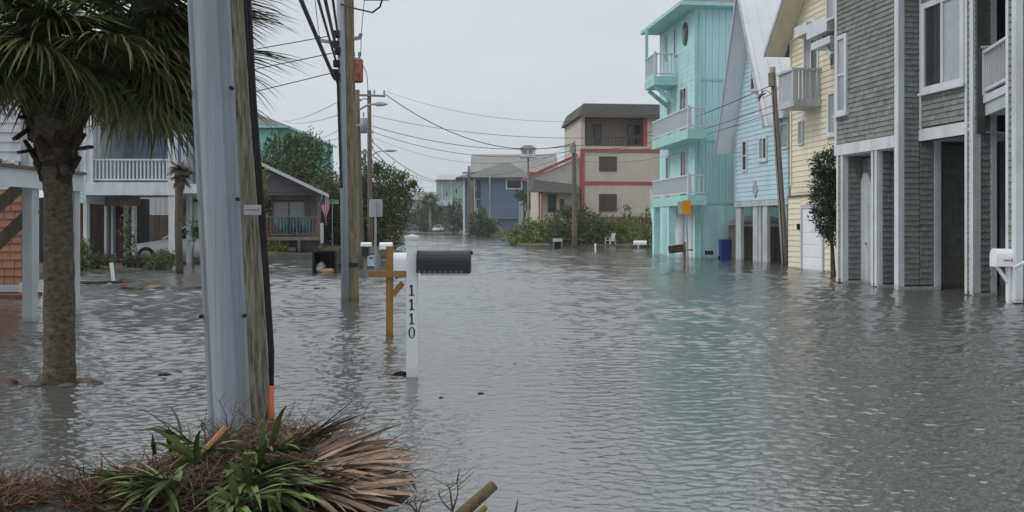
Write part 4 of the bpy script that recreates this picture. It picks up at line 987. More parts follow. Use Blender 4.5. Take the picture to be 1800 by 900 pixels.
for px, lb, m_ in ((492, 'teal slatted porch chair nearest the cottage door', cloth_t), (514, 'blue slatted porch chair in the middle of the cottage porch', mat('blue_chair_paint', (.03,.12,.25), .5)), (534, 'teal slatted porch chair at the right end of the cottage porch', cloth_t)):
    p = wD.p(U(px), -1.0, zdk); chair('porch_chair', lb, p, m_, 0, 1.05, 'chairs on the cottage porch')
t = thing('flower_pot', 'orange flower pot standing at left on the cottage porch', 'flower pot', wD.p(U(467), -.8, zdk)); o3 = wD.p(U(467), -.8, zdk)
mb = MB(); mb.tube([o3, o3+V((0,0,.35))], [.15,.22], 10); mb.build('pot', orangep, t); mb = MB(); leafcloud(mb, [(o3+V((0,0,.55)), .3,.3,.28)], 120, .06); mb.build('foliage', mat('orange_petals', (.45,.16,.03), .7, .2, isl=.3), t)
# flag hung from the eave
fl0 = wD.p(U(571), .25, 0); ft = thing('flag', 'faded red, white and blue flag hanging limp at the cottage eave', 'flag', V((fl0.x, fl0.y, Z(412))))
mb = MB(); mb.tube([wD.p(U(561), -.0, Z(362)), wD.p(U(568), .75, Z(337))], .018, 6); mb.build('pole', trim, ft)
red_, whi, blu = mat('flag_red', (.42,.08,.09), .8), mat('flag_white', (.60,.57,.57), .8), mat('flag_blue', (.05,.06,.16), .8)
nst = 13; st_m = {}
for i in range(nst):
    m_ = red_ if i % 2 == 0 else whi
    cols = []
    for e2 in (i/nst, (i+1)/nst):
        col_ = []
        for j in range(9):
            tt = j/8; wdt = (.12+.40*math.sin(math.pi*min(1, tt*1.25+.12)))
            x = fl0.x+(e2-.5)*wdt + .06*tt; y = fl0.y+.06*math.sin(e2*17+tt*2)*(.4+.6*tt)
            col_.append(V((x, y, Z(339)-tt*(Z(339)-Z(398))*(1-.10*math.sin(e2*3)))))
        cols.append(col_)
    start = 3 if i < 7 else 0
    mb = MB(); 
    pts = cols[0]+cols[1]
    th = V((0,.006,0))
    mb.add(pts+[p+th for p in pts], [(j, j+1, 9+j+1, 9+j) for j in range(start,8)]+[(18+j, 18+9+j, 18+9+j+1, 18+j+1) for j in range(start,8)])
    mb.build('stripe', m_, ft)
    if i < 7:
        mb = MB(); mb.add(pts+[p+th for p in pts], [(j, j+1, 9+j+1, 9+j) for j in range(0,3)]+[(18+j, 18+9+j, 18+9+j+1, 18+j+1) for j in range(0,3)]); cn = mb.build('canton', blu, ft)
        if i % 2 == 1:
            sm = MB()
            for j in (0.5, 1.5, 2.5):
                a_, b_ = cols[0][int(j)].lerp(cols[1][int(j)+1], .5), .022
                sm.prism([a_+V((b_*(1 if k%2==0 else .45)*math.cos(k*math.pi/5+math.pi/2), -.012, b_*(1 if k%2==0 else .45)*math.sin(k*math.pi/5+math.pi/2))) for k in range(10)], (0,-.004,0))
            sm.build('star', whi, cn)
bt = single(MB().tube([wD.p(U(566), .12, .55), wD.p(U(566), .12, Z(392))], .09, 8), 'roof_drain', trim, 'white upright drain pipe beneath the hanging flag', 'pipe', wD.p(U(566), .12, .5))
# ================================================================== utility poles
PG = 'utility poles along the street'
def polebody(t, a, b, r0, r1, m_, nseg=10, name='shaft', n=14):
    a, b = V(a), V(b); mb = MB(); pts = []; rad = []
    for i in range(nseg+1):
        k = i/nseg; pts.append(a.lerp(b, k)); rad.append((r0+(r1-r0)*k)*(1+.015*math.sin(i*2.3)))
    mb.tube(pts, rad, n); return mb.build(name, m_, t, True)
def insulator(t, p, h=.16, r=.05):
    mb = MB(); p = V(p); mb.tube([p, p+V((0,0,h*.4)), p+V((0,0,h*.45)), p+V((0,0,h*.7)), p+V((0,0,h*.75)), p+V((0,0,h))], [r*.5, r*.5, r, r*.6, r*.9, r*.4], 8); mb.build('insulator', greycan, t)
# nearest pole
dA = 6.95
pb, pt = V(((437-CX)/F*dA, dA, -.3)), None
axis_dir = (at(390, 0, dA)-at(435, 750, dA)).normalized()
pa = at(435, 750, dA); low = pa - axis_dir*((pa.z+.4)/axis_dir.z); top = pa + axis_dir*((9.6-pa.z)/axis_dir.z)
UP = thing('utility_pole', 'nearest leaning wooden pole with a wide grey plastic cable guard', 'utility pole', (low.x, low.y, 0), PG)
polebody(UP, low, top, .188, .125, polew, 24, n=20)
# cable guard: U-shaped moulding with flanges, on the near left side of the pole
gc = at(404, 745, 6.72); gtop = at(366, 0, 6.72)
ga = (gtop-gc).normalized(); g_lo = gc-ga*((gc.z+.1)/ga.z); g_hi = gc+ga*((8.2-gc.z)/ga.z)
sx_ = V((1,.10,0)).normalized(); nx_ = V((.10,-1,0)).normalized()
prof = []
hw = .152
prof += [(-hw, .10), (-hw, .0)]
for i in range(9):
    a_ = math.pi*(1-i/8); prof.append((.088*math.cos(a_)-.012, .012+.105*math.sin(a_)**.75))
prof += [(hw, .0), (hw, -.012), (hw, .10)]
mb = MB(); mb.prism([g_lo+sx_*x+nx_*(y if y < .099 or abs(x) < hw else -.03) for x, y in prof], g_hi-g_lo); gd = mb.build('cable_guard', plast, UP)
for x in (-.128, -.112, .092, .11, .132):
    mb = MB(); mb.prism([g_lo+sx_*(x-.004)+nx_*.001, g_lo+sx_*(x+.004)+nx_*.001, g_lo+sx_*(x+.004)+nx_*.009, g_lo+sx_*(x-.004)+nx_*.009], g_hi-g_lo); mb.build('rib', plast, gd)
for px, py in ((407,155),(418,350),(430,555),(333,160),(343,352),(354,556)):
    p = at(px, py, 6.69); mb = MB(); mb.tube([p+nx_*.03, p-nx_*.02], .014, 8); mb.build('bolt', black, gd)
for off, r_ in ((0, .018), (.034, .014)):
    pts = [at(428+off*160, -420, 6.86), at(431+off*200, -10, 6.86), at(443+off*150, 180, 6.86), at(452+off*150, 300, 6.86), at(466+off*120, 480, 6.86), at(475+off*120, 620, 6.86), at(478, 690, 6.86)]
    mb = MB(); mb.tube(pts, r_, 7); mb.build('service_cable', black, UP, True)
mb = MB(); mb.tube([at(476, 678, 6.84), at(477, 770, 6.84)], .024, 10); mb.build('orange_conduit', orangep, UP, True)
tp = at(444, 369, 6.74); mb = MB(); mb.cbox(tp, .125, .012, .075, .12); tg = mb.build('number_plate', steel, UP)
mb = MB()
for i in range(6): mb.tube([tp+V((-.045+.018*i, -.02, .0)), tp+V((-.045+.018*i, -.004, .0))], .004, 6)
mb.build('rivet', blackp, tg)
# second pole
dB = 17.9
lo, hi = at(616, 530, dB)-V((0,0,.4)), at(604.5, -300, dB)
P2 = thing('utility_pole', 'wooden pole with grey conduit and black strap standing mid-left in floodwater', 'utility pole', (lo.x, lo.y, 0), PG)
polebody(P2, lo, hi, .175, .13, polem, 14)
c0, c1_ = at(608, 530, dB-.2)-V((0,0,.3)), at(597, 0, dB-.2)+V((-.0,0,.6))
mb = MB(); mb.tube([c0, at(604.5, 300, dB-.2), c1_], .075, 12); mb.build('conduit', plast, P2, True)
for py in (465,): p0 = at(607, py, dB-.01); mb = MB(); mb.tube([p0-V((0,0,.035))+V((.05,0,0)), p0+V((.05,0,.035))], .215, 16); mb.build('strap', black, P2)
# red can and fittings
tc_ = at(627, 124, dB+.1); mb = MB(); mb.tube([tc_+V((0,0,-.23)), tc_+V((0,0,-.2)), tc_+V((0,0,.17)), tc_+V((0,0,.19))], [.12,.13,.13,.12], 16); tcn = mb.build('transformer', redcan, P2, True)
mb = MB(); mb.tube([tc_+V((0,0,.19)), tc_+V((0,0,.24))], [.135,.1], 14); mb.build('lid', greycan, tcn)
for dx in (-.05, .06): insulator(P2, tc_+V((dx, -.05, .22)), .14, .035)
mb = MB(); mb.beam(at(561, 71, dB-.25), at(596, 76, dB-.1), .06, .06); mb.build('bracket', steel, P2); mb = MB(); mb.beam(at(612, 70, dB), at(634, 66, dB-.1), .05, .06); mb.build('bracket', steel, P2)
insulator(P2, at(634, 67, dB-.1), .1, .05); insulator(P2, at(561, 72, dB-.25), .1, .04)
mb = MB()
for px, py in ((592, 60), (590, 78), (594, 90), (592, 112), (588, 128), (593, 135)): mb.cbox(at(px, py, dB-.25), .12, .12, .13)
mb.build('clamp', black, P2)
mb = MB(); mb.tube([at(590, 130, dB-.28), at(594, 150, dB-.28), at(596, 220, dB-.28), at(600, 330, dB-.28)], .025, 6); mb.build('riser_cable', black, P2)
mb = MB(); mb.tube([at(594, 5, dB-.2), at(620, 14, dB-.5), at(655, 22, dB-.8), at(668, 12, dB-.9), at(676, -15, dB-1)], .018, 6); mb.build('jumper_loop', black, P2)
mb = MB(); mb.tube([at(643, -30, dB), at(635, 60, dB), at(634, 100, dB+.05)], .007, 5); mb.tube([at(637, 112, dB+.1), at(645, 130, dB+.2), at(647, 160, dB+.4)], .007, 5); mb.build('tap_wire', wire, P2)
mb = MB(); mb.cbox(at(660, -6, dB), .5, .25, .1); mb.build('lamp_head', greycan, P2)
def farpole(label, px0, py0, px1, py1, d, r0, r1, m_=None, z0=None):
    lo = at(px0, py0, d); lo.z = -.35 if z0 is None else z0
    t = thing('utility_pole', label, 'utility pole', (lo.x, lo.y, 0), PG); polebody(t, lo, at(px1, py1, d), r0, r1, m_ or polef, 6, n=10); return t
def lamp_arm(t, a, mid, b, hd):
    mb = MB(); mb.tube([a, mid, b], .035, 6); mb.build('lamp_arm', steel, t)
    b, hd = V(b), V(hd); mb = MB(); mb.tube([b, b.lerp(hd,.3), b.lerp(hd,.7), hd], [.04,.08,.07,.025], 8); mb.build('lamp_head', greycan, t)
P3 = farpole('thin wooden pole with a grey transformer can just behind the strapped pole', 635, 472, 627.5, 158, 32, .13, .085)
p = at(639, 220, 31.9); mb = MB(); mb.tube([p-V((0,0,.28)), p+V((0,0,.24))], .13, 12); x_ = mb.build('transformer', greycan, P3, True); insulator(P3, p+V((0,0,.24)), .22, .035)
mb = MB(); mb.cbox(p+V((-.14,0,0)), .2, .06, .08); mb.build('bracket', steel, P3)
lamp_arm(P3, at(630, 194, 32), at(645, 185, 31.5), at(657, 183, 31), at(681, 183, 30.5))
P4 = farpole('wooden pole with crossarm and two curved lamp arms above the cedar', 651, 425, 649, 159, 55, .17, .12)
mb = MB(); mb.beam(at(629, 167, 54.8), at(677, 169, 54.8), .1, .12); mb.build('crossarm', weath, P4)
for px in (631, 658, 675): insulator(P4, at(px, 167, 54.8), .3, .07)
lamp_arm(P4, at(652, 274, 55), at(663, 267, 54), at(676, 265, 53.5), at(698, 265, 53))
for py in (235, 250, 262): insulator(P4, at(655, py, 54.8), .2, .06)
lamp_arm(P4, at(650, 176, 55), at(640, 173, 54.5), at(636, 175, 54), at(630, 177, 53.5))
PX = farpole('short far pole with stacked fittings between two taller poles', 642, 420, 641, 262, 70, .15, .12)
mb = MB(); mb.beam(at(634, 268, 69.8), at(650, 268, 69.8), .1, .25); mb.cbox(at(637, 285, 69.7), .35, .3, .7); mb.build('fitting', greycan, PX)
P5 = farpole('pole with a small crossarm beside the slate blue house', 827, 412, 824, 292, 140, .22, .16)
mb = MB(); mb.beam(at(813, 304, 139.7), at(836, 304, 139.7), .2, .25); mb.build('crossarm', weath, P5)
P5b = farpole('brown pole standing against the blue house porch', 831, 412, 830, 318, 139, .33, .28)
P5c = farpole('slim grey pole rising before the blue house wall', 861, 408, 861, 309, 135, .12, .1, poleg)
P6 = farpole('weathered pole rising in front of the cream house corner', 1010, 430, 1009, 254, 62, .19, .13, None, 0.0)
mb = MB(); mb.cbox(at(1006, 263, 61.8), .3, .2, .45); mb.build('fitting', greycan, P6); insulator(P6, at(1010, 254, 62), .3, .08)
P7 = farpole('bare grey pole leaning in front of the light blue gable', 1381.5, 467, 1358, 118, 33.8, .14, .10, poleg)
mb = MB(); mb.tube([at(1378, 467, 33.6), at(1371, 350, 33.6), at(1361, 200, 33.6), at(1359, 160, 33.6)], .02, 5); mb.build('riser_cable', black, P7)
mb = MB(); mb.tube([at(1356, 128, 33.7), at(1357, 152, 33.7)], .125, 10); mb.build('band', polew, P7)
mb = MB(); mb.tube([at(1357, 165, 33.6), at(1345, 158, 33), at(1335, 168, 32.5), at(1330, 160, 32)], .012, 5); mb.tube([at(1357, 165, 33.6), at(1342, 172, 33), at(1336, 166, 32.5)], .012, 5); mb.tube([at(1357, 155, 33.6), at(1365, 160, 33.4), at(1370, 150, 33)], .012, 5); mb.build('drop_wire', wire, P7)
mb = MB(); mb.tube([at(1345, 164, 33), at(1332, 172, 32.6)], .03, 6); mb.tube([at(1340, 160, 33), at(1334, 178, 32.6)], .025, 6); mb.build('splice', black, P7)

# ---- wires
g1 = 'thick cables from the strapped pole to the nearest pole'
ptop = low + (top-low)*.62
for i, (px, py, dz) in enumerate(((588, 138, .0), (592, 112, .45), (593, 92, .8), (594, 62, 1.15))):
    a_ = at(px, py, dB-.28); xs = (531, 561, 573, 586)[i]; q = at(xs, 0, 13.0); b_ = a_+(q-a_)*((7.1-a_.y)/(q.y-a_.y))
    cable(a_, b_, .04, (.036, .022, .028, .022)[i], ('thickest black cable looping lowest onto the strapped pole', 'second black cable from the left onto the strapped pole', 'third black cable from the left onto the strapped pole', 'rightmost steep black cable onto the strapped pole')[i], g1)
cable(at(553, -4, 13), at(562, 70, 17.7), .0, .006, 'hair-thin wire dropping to the bracket of the strapped pole', g1)
g2 = 'thin wires running left across the sky'
for (a_, b_, sg, lb) in ((at(575, 64, dB), at(-60, 150, 24), .12, 'uppermost thin wire running left from the strapped pole'), (at(590, 92, dB), at(-60, 200, 24), .12, 'middle thin wire running left from the strapped pole'), (at(592, 126, dB), at(-60, 258, 24), .12, 'lowest thin wire running left from the strapped pole')):
    cable(a_, b_, sg, .010, lb, g2)
for (a_, b_, sg, lb) in ((at(628, 160, 32), at(497, 213, 80), .3, 'wire from the transformer pole to the turquoise roof'), (at(628, 190, 32), at(503, 214, 80), .3, 'lower wire from the transformer pole to the turquoise roof'), (at(630, 205, 32), at(555, 244, 82), .2, 'short wire to the lower edge of the turquoise roof'), (at(630, 226, 32), at(566, 246, 82), .2, 'lowest short wire to the turquoise roof corner')):
    cable(a_, b_, sg, .012, lb, g2)
g3 = 'overhead wires sagging across the street'
WL = [(at(676, 165, 54.8), at(1010, 252, 62), -.0, 1.5, .035, 'thick top wire sagging from the crossarm to the cream house pole'),
      (at(655, 203, 55), at(1150, 238, 47), .0, .6, .018, 'wire passing level toward the turquoise balconies'),
      (at(655, 222, 55), at(1010, 256, 62), 0, .7, .026, 'doubled wire sagging below the thick top wire'),
      (at(655, 232, 55), at(1010, 264, 62), 0, .9, .022, 'third wire sagging to the cream house pole'),
      (at(655, 250, 55), at(824, 296, 140), 0, 2.2, .03, 'long wire falling away to the blue house pole'),
      (at(655, 262, 55), at(824, 304, 140), 0, 3.2, .03, 'lower long wire falling away to the blue house pole'),
      (at(655, 276, 55), at(836, 304, 140), 0, 1.6, .026, 'lowest wire falling away to the blue house crossarm'),
      (at(1010, 256, 62), at(1356, 150, 33.7), 0, .5, .022, 'upper wire rising right to the leaning grey pole'),
      (at(1010, 264, 62), at(1358, 186, 33.7), 0, .5, .018, 'middle wire rising right to the leaning grey pole'),
      (at(1010, 272, 62), at(1359, 198, 33.7), 0, .5, .018, 'lower wire rising right to the leaning grey pole'),
      (at(826, 305, 140), at(1010, 268, 62), 0, .8, .02, 'wire rising from the blue house pole to the cream house pole')]
WL += [(at(652, 240, 55), at(1010, 262, 62), 0, 1.3, .012, 'fine wire hanging lowest between crossarm pole and cream house'),
       (at(652, 270, 55), at(775, 314, 188), 0, 2.0, .02, 'fine wire dropping toward the pale teal house'),
       (at(652, 285, 55), at(800, 318, 188), 0, 2.5, .02, 'second fine wire dropping toward the pale teal house'),
       (at(1010, 280, 62), at(1222, 262, 41), 0, .4, .012, 'thin service wire from cream house pole to the turquoise house'),
       (at(676, 160, 54.8), at(1160, 200, 48), 0, 1.0, .012, 'fine upper wire crossing to the turquoise house top'),
       (at(826, 298, 140), at(1009, 250, 62), 0, 1.4, .014, 'fine second wire rising from the blue house pole')]
for a_, b_, _, sg, r_, lb in WL: cable(a_, b_, sg, r_*.72, lb, g3, 18)

# ================================================================== mailboxes, signs, bins
MG = 'mailboxes standing in the floodwater'
dM = 9.09
m0 = wet(724.5, 660); MBX = thing('mailbox', 'black mailbox on a white post marked 1110 in the flood', 'mailbox', m0, MG)
zt = zat(430, dM); mb = MB(); mb.cbox((m0.x, m0.y, (zt-.3)/2), .102, .102, zt+.3); mb.build('post', whitep, MBX)
mb = MB(); 
for py0, py1, wd in ((432,428,.118),(428,421,.108),(421,419,.132),(419,415,.14)): 
    a_, b_ = zat(py0, dM), zat(py1, dM); mb.cbox((m0.x, m0.y, (a_+b_)/2), wd, wd, b_-a_-.001)
capz = zat(415, dM); mb.add([(m0.x-.07,m0.y-.07,capz),(m0.x+.07,m0.y-.07,capz),(m0.x+.07,m0.y+.07,capz),(m0.x-.07,m0.y+.07,capz),(m0.x,m0.y,capz+.018)], [(0,1,4),(1,2,4),(2,3,4),(3,0,4)])
mb.build('post_cap', whitep, MBX)
bz0, bz1 = zat(479, dM), zat(440, dM); x0, x1 = at(734, 0, dM).x, at(826, 0, dM).x; hw = .135; hh = bz1-bz0
pf = [(-hw,0),(hw,0),(hw,hh*.55)]+[(hw*math.cos(a), hh*.55+hh*.45*math.sin(a)) for a in [math.pi*i/10 for i in range(1,10)]]+[(-hw,hh*.55)]
mb = MB(); mb.prism([V((x0, m0.y+y, bz0+z)) for y, z in pf], (x1-x0,0,0)); bx = mb.build('box', blackm, MBX, False)
mb = MB(); mb.prism([V((x1-.022, m0.y+y*1.04, bz0-.004+z*1.03)) for y, z in pf], (.03,0,0)); mb.build('door', blackm, bx); mb = MB(); mb.cbox((x1+.015, m0.y-.04, bz1-.025), .03, .05, .035); mb.build('latch', blackp, bx)
for i in range(9):
    xx = x0+.03+i*.052; mb = MB(); mb.cbox((xx, m0.y-hw-.002, bz0+.012), .012, .006, .012); mb.build('rivet', steel, bx)
mb = MB(); mb.cbox(((x0+x1)/2+.01, m0.y, bz0-.016), x1-x0-.06, .18, .022); mb.build('arm', whitep, MBX)
# serif numerals 1 1 1 0 cut from sheet, read downwards
num = MB(); yN = m0.y-.0515
def one(cx, cz, h):
    for x, z, w_, hh_ in ((0,0,.016,h),(0,-h/2+.005,.048,.010)): num.box((cx+x-w_/2, yN-.006, cz+z-hh_/2), (w_,0,0), (0,.0055,0), (0,0,hh_))
    num.prism([V((cx-.009, yN-.006, cz+h/2)), V((cx-.026, yN-.006, cz+h/2-.020)), V((cx-.022, yN-.006, cz+h/2-.028)), V((cx-.009, yN-.006, cz+h/2-.017))], (0,.0055,0))
for py in (509.5, 534.5, 559.5): 
    num = MB(); one(m0.x+.002, zat(py, dM), .108); num.build('numeral', blackp, MBX)
num = MB(); cz = zat(583.5, dM); k_ = 28; a_, b_ = .033, .056
vo = [V((m0.x+.002+a_*math.cos(2*math.pi*i/k_), yN-.006, cz+b_*math.sin(2*math.pi*i/k_))) for i in range(k_)]
vi = [V((m0.x+.002+(a_-.0145)*math.cos(2*math.pi*i/k_), yN-.006, cz+(b_-.007)*math.sin(2*math.pi*i/k_))) for i in range(k_)]
num.add(vo+vi+[v+V((0,.0055,0)) for v in vo], [(i, (i+1)%k_, k_+(i+1)%k_, k_+i) for i in range(k_)]+[(i, 2*k_+i, 2*k_+(i+1)%k_, (i+1)%k_) for i in range(k_)]); num.build('numeral', blackp, MBX)
# wooden cross post without its box
w0 = wet(685, 592); WP = thing('wooden_post', 'bare brown wooden mailbox post shaped like a cross', 'post', w0, MG)
zt = zat(433, w0.y); mb = MB(); mb.cbox((w0.x, w0.y, (zt-.3)/2), .088, .088, zt+.3); mb.build('post', postw, WP)
za, xa, xb = zat(481, w0.y), at(648, 0, w0.y).x, at(716, 0, w0.y).x
mb = MB(); mb.box((xa, w0.y-.09, za-.045), (xb-xa,0,0), (0,.045,0), (0,0,.085)); mb.build('crossbar', postw, WP)
mb = MB(); mb.beam(at(690, 519, w0.y-.02), at(708, 497, w0.y-.02), .045, .075); mb.build('brace', postw, WP)
mb = MB(); mb.beam(at(694, 487, w0.y+.03), at(712, 480, w0.y+.03), .05, .07); mb.build('arm', postw, WP)
# white mailbox behind it
d_ = 15.5; q = at(722, 445, d_); WM = thing('mailbox', 'large white mailbox half hidden between the wooden and white posts', 'mailbox', (q.x, q.y, 0), MG)
mb = MB(); mb.cbox((q.x, q.y, .35), .09, .09, 1.3); mb.build('post', whitep, WM)
xa, xb = at(689, 0, d_).x, at(722, 0, d_).x; zb_ = zat(475, d_); hh = zat(444, d_)-zb_; hw = .13
pf = [(-hw,0),(hw,0),(hw,hh*.55)]+[(hw*math.cos(a), hh*.55+hh*.45*math.sin(a)) for a in [math.pi*i/10 for i in range(1,10)]]+[(-hw,hh*.55)]
mb = MB(); mb.prism([V((xa, q.y+y, zb_+z)) for y, z in pf], (xb-xa,0,0)); mb.build('box', whitep, WM, False)
def boxmail(label, px0, px1, py0, py1, d, bm_, pm_, ppx, pm2=None, dx=.3, extra=None, lid=None):
    a_, b_ = at(px0, py1, d), at(px1, py0, d)
    pp = at(ppx, 0, d); t = thing('mailbox', label, 'mailbox', (pp.x, d, 0), MG)
    mb = MB(); mb.cbox((pp.x, d, (a_.z-.3)/2), .09, .09, a_.z+.3); mb.build('post', pm_, t)
    h_ = b_.z-a_.z; hw_ = dx/2
    pf_ = [(-hw_,0),(hw_,0),(hw_,h_*.55)]+[(hw_*math.cos(q), h_*.55+h_*.45*math.sin(q)) for q in [math.pi*i/8 for i in range(1,8)]]+[(-hw_,h_*.55)]
    mb = MB(); mb.prism([V((a_.x, d+y, a_.z+.001+z)) for y, z in pf_], (b_.x-a_.x,0,0)); mb.build('box', bm_, t)
    if extra: extra(t, a_, b_)
    return t
boxmail('white mailbox on a grey arm beside the plain sign post', 668, 690, 426, 438, 27.5, whitep, weath, 686, extra=lambda t, a, b: MB().beam(at(666, 445, 27.5), at(688, 442, 27.5), .1, .16).build('arm', weath, t))
boxmail('white-topped mailbox on a dark post beside the strapped pole', 635, 653, 426, 433, 29, whitep, weath, 642, extra=lambda t, a, b: MB().cbox(at(643, 442, 29), .2, .3, .3).build('paper_tube', blackp, t))
# newspaper box
n0_ = wet(657, 473.5); NBX = thing('newspaper_box', 'grey newspaper box with a blue and white front panel', 'newspaper box', (n0_.x, n0_.y, 0))
zt = zat(443, n0_.y); mb = MB(); mb.cbox((n0_.x, n0_.y, (zt-.2)/2), .40, .36, zt+.2); mb.build('body', mat('grey_box_paint', (.20,.20,.22), .5), NBX)
mb = MB(); mb.cbox((n0_.x-.06, n0_.y-.185, zt-.27), .24, .012, .40); pn = mb.build('panel', mat('panel_white', (.46,.52,.56), .4), NBX)
mb = MB(); mb.cbox((n0_.x-.06, n0_.y-.195, zt-.05), .26, .012, .07); mb.cbox((n0_.x-.06, n0_.y-.195, zt-.50), .26, .012, .05); mb.cbox((n0_.x-.06, n0_.y-.195, zt-.2), .12, .012, .05); mb.build('print', mat('panel_blue', (.05,.08,.24), .5), pn)
# plain sign seen from behind
s0 = wet(660, 476); SG = thing('road_sign', 'plain grey back of a rectangular road sign on a post', 'sign', (s0.x, s0.y, 0), 'road signs')
mb = MB(); mb.beam((s0.x,s0.y,-.3), (s0.x,s0.y,zat(352,s0.y)), .065, .05, (0,1,0)); mb.build('post', steel, SG)
a_, b_ = at(648, 381, s0.y-.05), at(671.5, 350, s0.y-.05); rr = .05
def rrect(x0, x1, z0, z1, y, r):
    P = []
    for cx, cz, a0 in ((x1-r,z0+r,-90),(x1-r,z1-r,0),(x0+r,z1-r,90),(x0+r,z0+r,180)):
        for k in range(4): P.append(V((cx+r*math.cos(math.radians(a0+30*k)), y, cz+r*math.sin(math.radians(a0+30*k)))))
    return P
mb = MB(); mb.prism(rrect(a_.x, b_.x, a_.z, b_.z, s0.y+.05, rr), (0,.006,0)); pl = mb.build('plate', signb, SG)
for z in (a_.z+.12, b_.z-.12): mb = MB(); mb.tube([(s0.x,s0.y-.04,z), (s0.x,s0.y-.02,z)], .02, 6); mb.build('bolt', steel, pl)
# green street-name sign
s1 = wet(584, 440); SN = thing('street_sign', 'green street-name blade on a thin post by the cottage', 'sign', (s1.x, s1.y, 0), 'road signs')
mb = MB(); mb.tube([(s1.x,s1.y,-.2), (s1.x,s1.y,zat(350,s1.y))], .04, 8); mb.build('post', steel, SN)
a_, b_ = at(569, 358, s1.y), at(596, 351, s1.y); mb = MB(); mb.box((a_.x, s1.y-.06, a_.z), (b_.x-a_.x,0,0), (0,.01,0), (0,0,b_.z-a_.z)); bl_ = mb.build('blade', greensign, SN)
mb = MB(); mb.box((a_.x+.03, s1.y-.064, a_.z+.025), (b_.x-a_.x-.06,0,0), (0,.004,0), (0,0,.018)); mb.build('border', whitep, bl_)
# yellow sign and the brown box beside it
y0_ = wet(1210, 470); YS = thing('warning_sign', 'small orange-yellow sign on a leaning post by the turquoise house', 'sign', (y0_.x, y0_.y, 0), 'road signs')
mb = MB(); mb.beam((y0_.x,y0_.y,-.3), at(1206, 352, y0_.y), .055, .05, (0,1,0)); mb.build('post', steel, YS)
a_, b_ = at(1199, 376.5, y0_.y), at(1214, 352, y0_.y); mb = MB(); mb.prism(rrect(a_.x, b_.x, a_.z, b_.z, y0_.y-.06, .02), (0,.012,0)); mb.build('plate', yelsign, YS)
a_ = at(1191, 375, y0_.y+.1); b_ = at(1199, 354, y0_.y+.1); mb = MB(); mb.box((a_.x,y0_.y+.1,a_.z), (b_.x-a_.x,0,0), (0,.012,0), (0,0,b_.z-a_.z)); mb.build('side_plate', mat('pale_plate', (.42,.46,.36), .6), YS)
k0 = wet(1204, 468); KM = thing('mailbox', 'dark brown wooden mailbox tilting on a short post near the yellow sign', 'mailbox', (k0.x, k0.y, 0), MG)
mb = MB(); mb.beam((k0.x,k0.y,-.3), at(1203, 425, k0.y), .09, .09, (0,1,0)); mb.build('post', weath, KM)
mb = MB(); mb.beam(at(1176, 439, k0.y-.02), at(1200, 436, k0.y-.02), .3, .27); mb.build('box', mat('dark_brown_wood', (.05,.042,.032), .8, .3, 6), KM)
mb = MB(); mb.beam(at(1190, 442, k0.y), at(1218, 439, k0.y), .06, .06); mb.build('arm', weath, KM)
# blue bin
r0 = wet(1273.5, 455.5); BN = thing('recycling_bin', 'tall blue plastic bin against the turquoise side wall', 'bin', (r0.x, r0.y, 0))
zt = zat(425, r0.y); q = lambda a, b, z: [V((r0.x-a,r0.y-b,z)), V((r0.x+a,r0.y-b,z)), V((r0.x+a,r0.y+b,z)), V((r0.x-a,r0.y+b,z))]
mb = MB(); mb.hexa(q(.17,.2,-.2), q(.21,.25,zt)); mb.build('body', bluebin, BN); mb = MB(); mb.hexa(q(.225,.27,zt+.002), q(.20,.22,zt+.10)); mb.build('lid', bluebin, BN)
mb = MB(); mb.tube([(r0.x-.2,r0.y+.28,zt-.02), (r0.x+.2,r0.y+.28,zt-.02)], .02, 6); mb.build('handle', bluebin, BN)
for sx in (-.2, .2): mb = MB(); mb.tube([(r0.x+sx-.025,r0.y+.2,.05), (r0.x+sx+.025,r0.y+.2,.05)], .1, 10); mb.build('wheel', black, BN)
# tipped black bin with its rubbish
t0 = wet(570.5, 480); TB = thing('trash_can', 'black wheeled bin lying tipped open with rubbish inside', 'bin', (t0.x, t0.y, 0))
wd, ht, ln = .35, .74, 1.05; th = .03; y = t0.y; X0, X1 = t0.x-wd, t0.x+wd
mb = MB(); mb.box((X0,y,-.06), (2*wd,0,0), (0,ln,0), (0,0,th)); mb.box((X0,y,ht-.06-th), (2*wd,0,0), (0,ln,0), (0,0,th)); mb.box((X0,y,-.06+th), (th,0,0), (0,ln,0), (0,0,ht-2*th)); mb.box((X1-th,y,-.06+th), (th,0,0), (0,ln,0), (0,0,ht-2*th)); mb.box((X0+th,y+ln-th,-.06+th), (2*wd-2*th,0,0), (0,th,0), (0,0,ht-2*th)); mb.build('body', blackp, TB)
mb = MB(); r_ = .035
mb.box((X0-r_,y-.03,ht-.075), (2*wd+2*r_,0,0), (0,.05,0), (0,0,.05)); mb.box((X0-r_,y-.03,-.08), (r_+.01,0,0), (0,.05,0), (0,0,ht)); mb.box((X1-.01,y-.03,-.08), (r_+.01,0,0), (0,.05,0), (0,0,ht)); mb.build('rim', blackp, TB)
mb = MB(); mb.tube([(X0-.02,y+ln-.12,ht-.05), (X0+.05,y+ln-.12,ht-.05)], .12, 10); mb.tube([(X1-.05,y+ln-.12,ht-.05), (X1+.02,y+ln-.12,ht-.05)], .12, 10); mb.build('wheels', blackp, TB)
rock('crumpled grey rubbish bag inside the tipped bin', (t0.x-.16, y+.2, .12), .16, .22, .2, trashm, 'rubbish bag', 'trash_bag')
rock('torn tan carton inside the tipped bin', (t0.x+.06, y+.12, .05), .27, .2, .11, trasht, 'carton', 'cardboard')
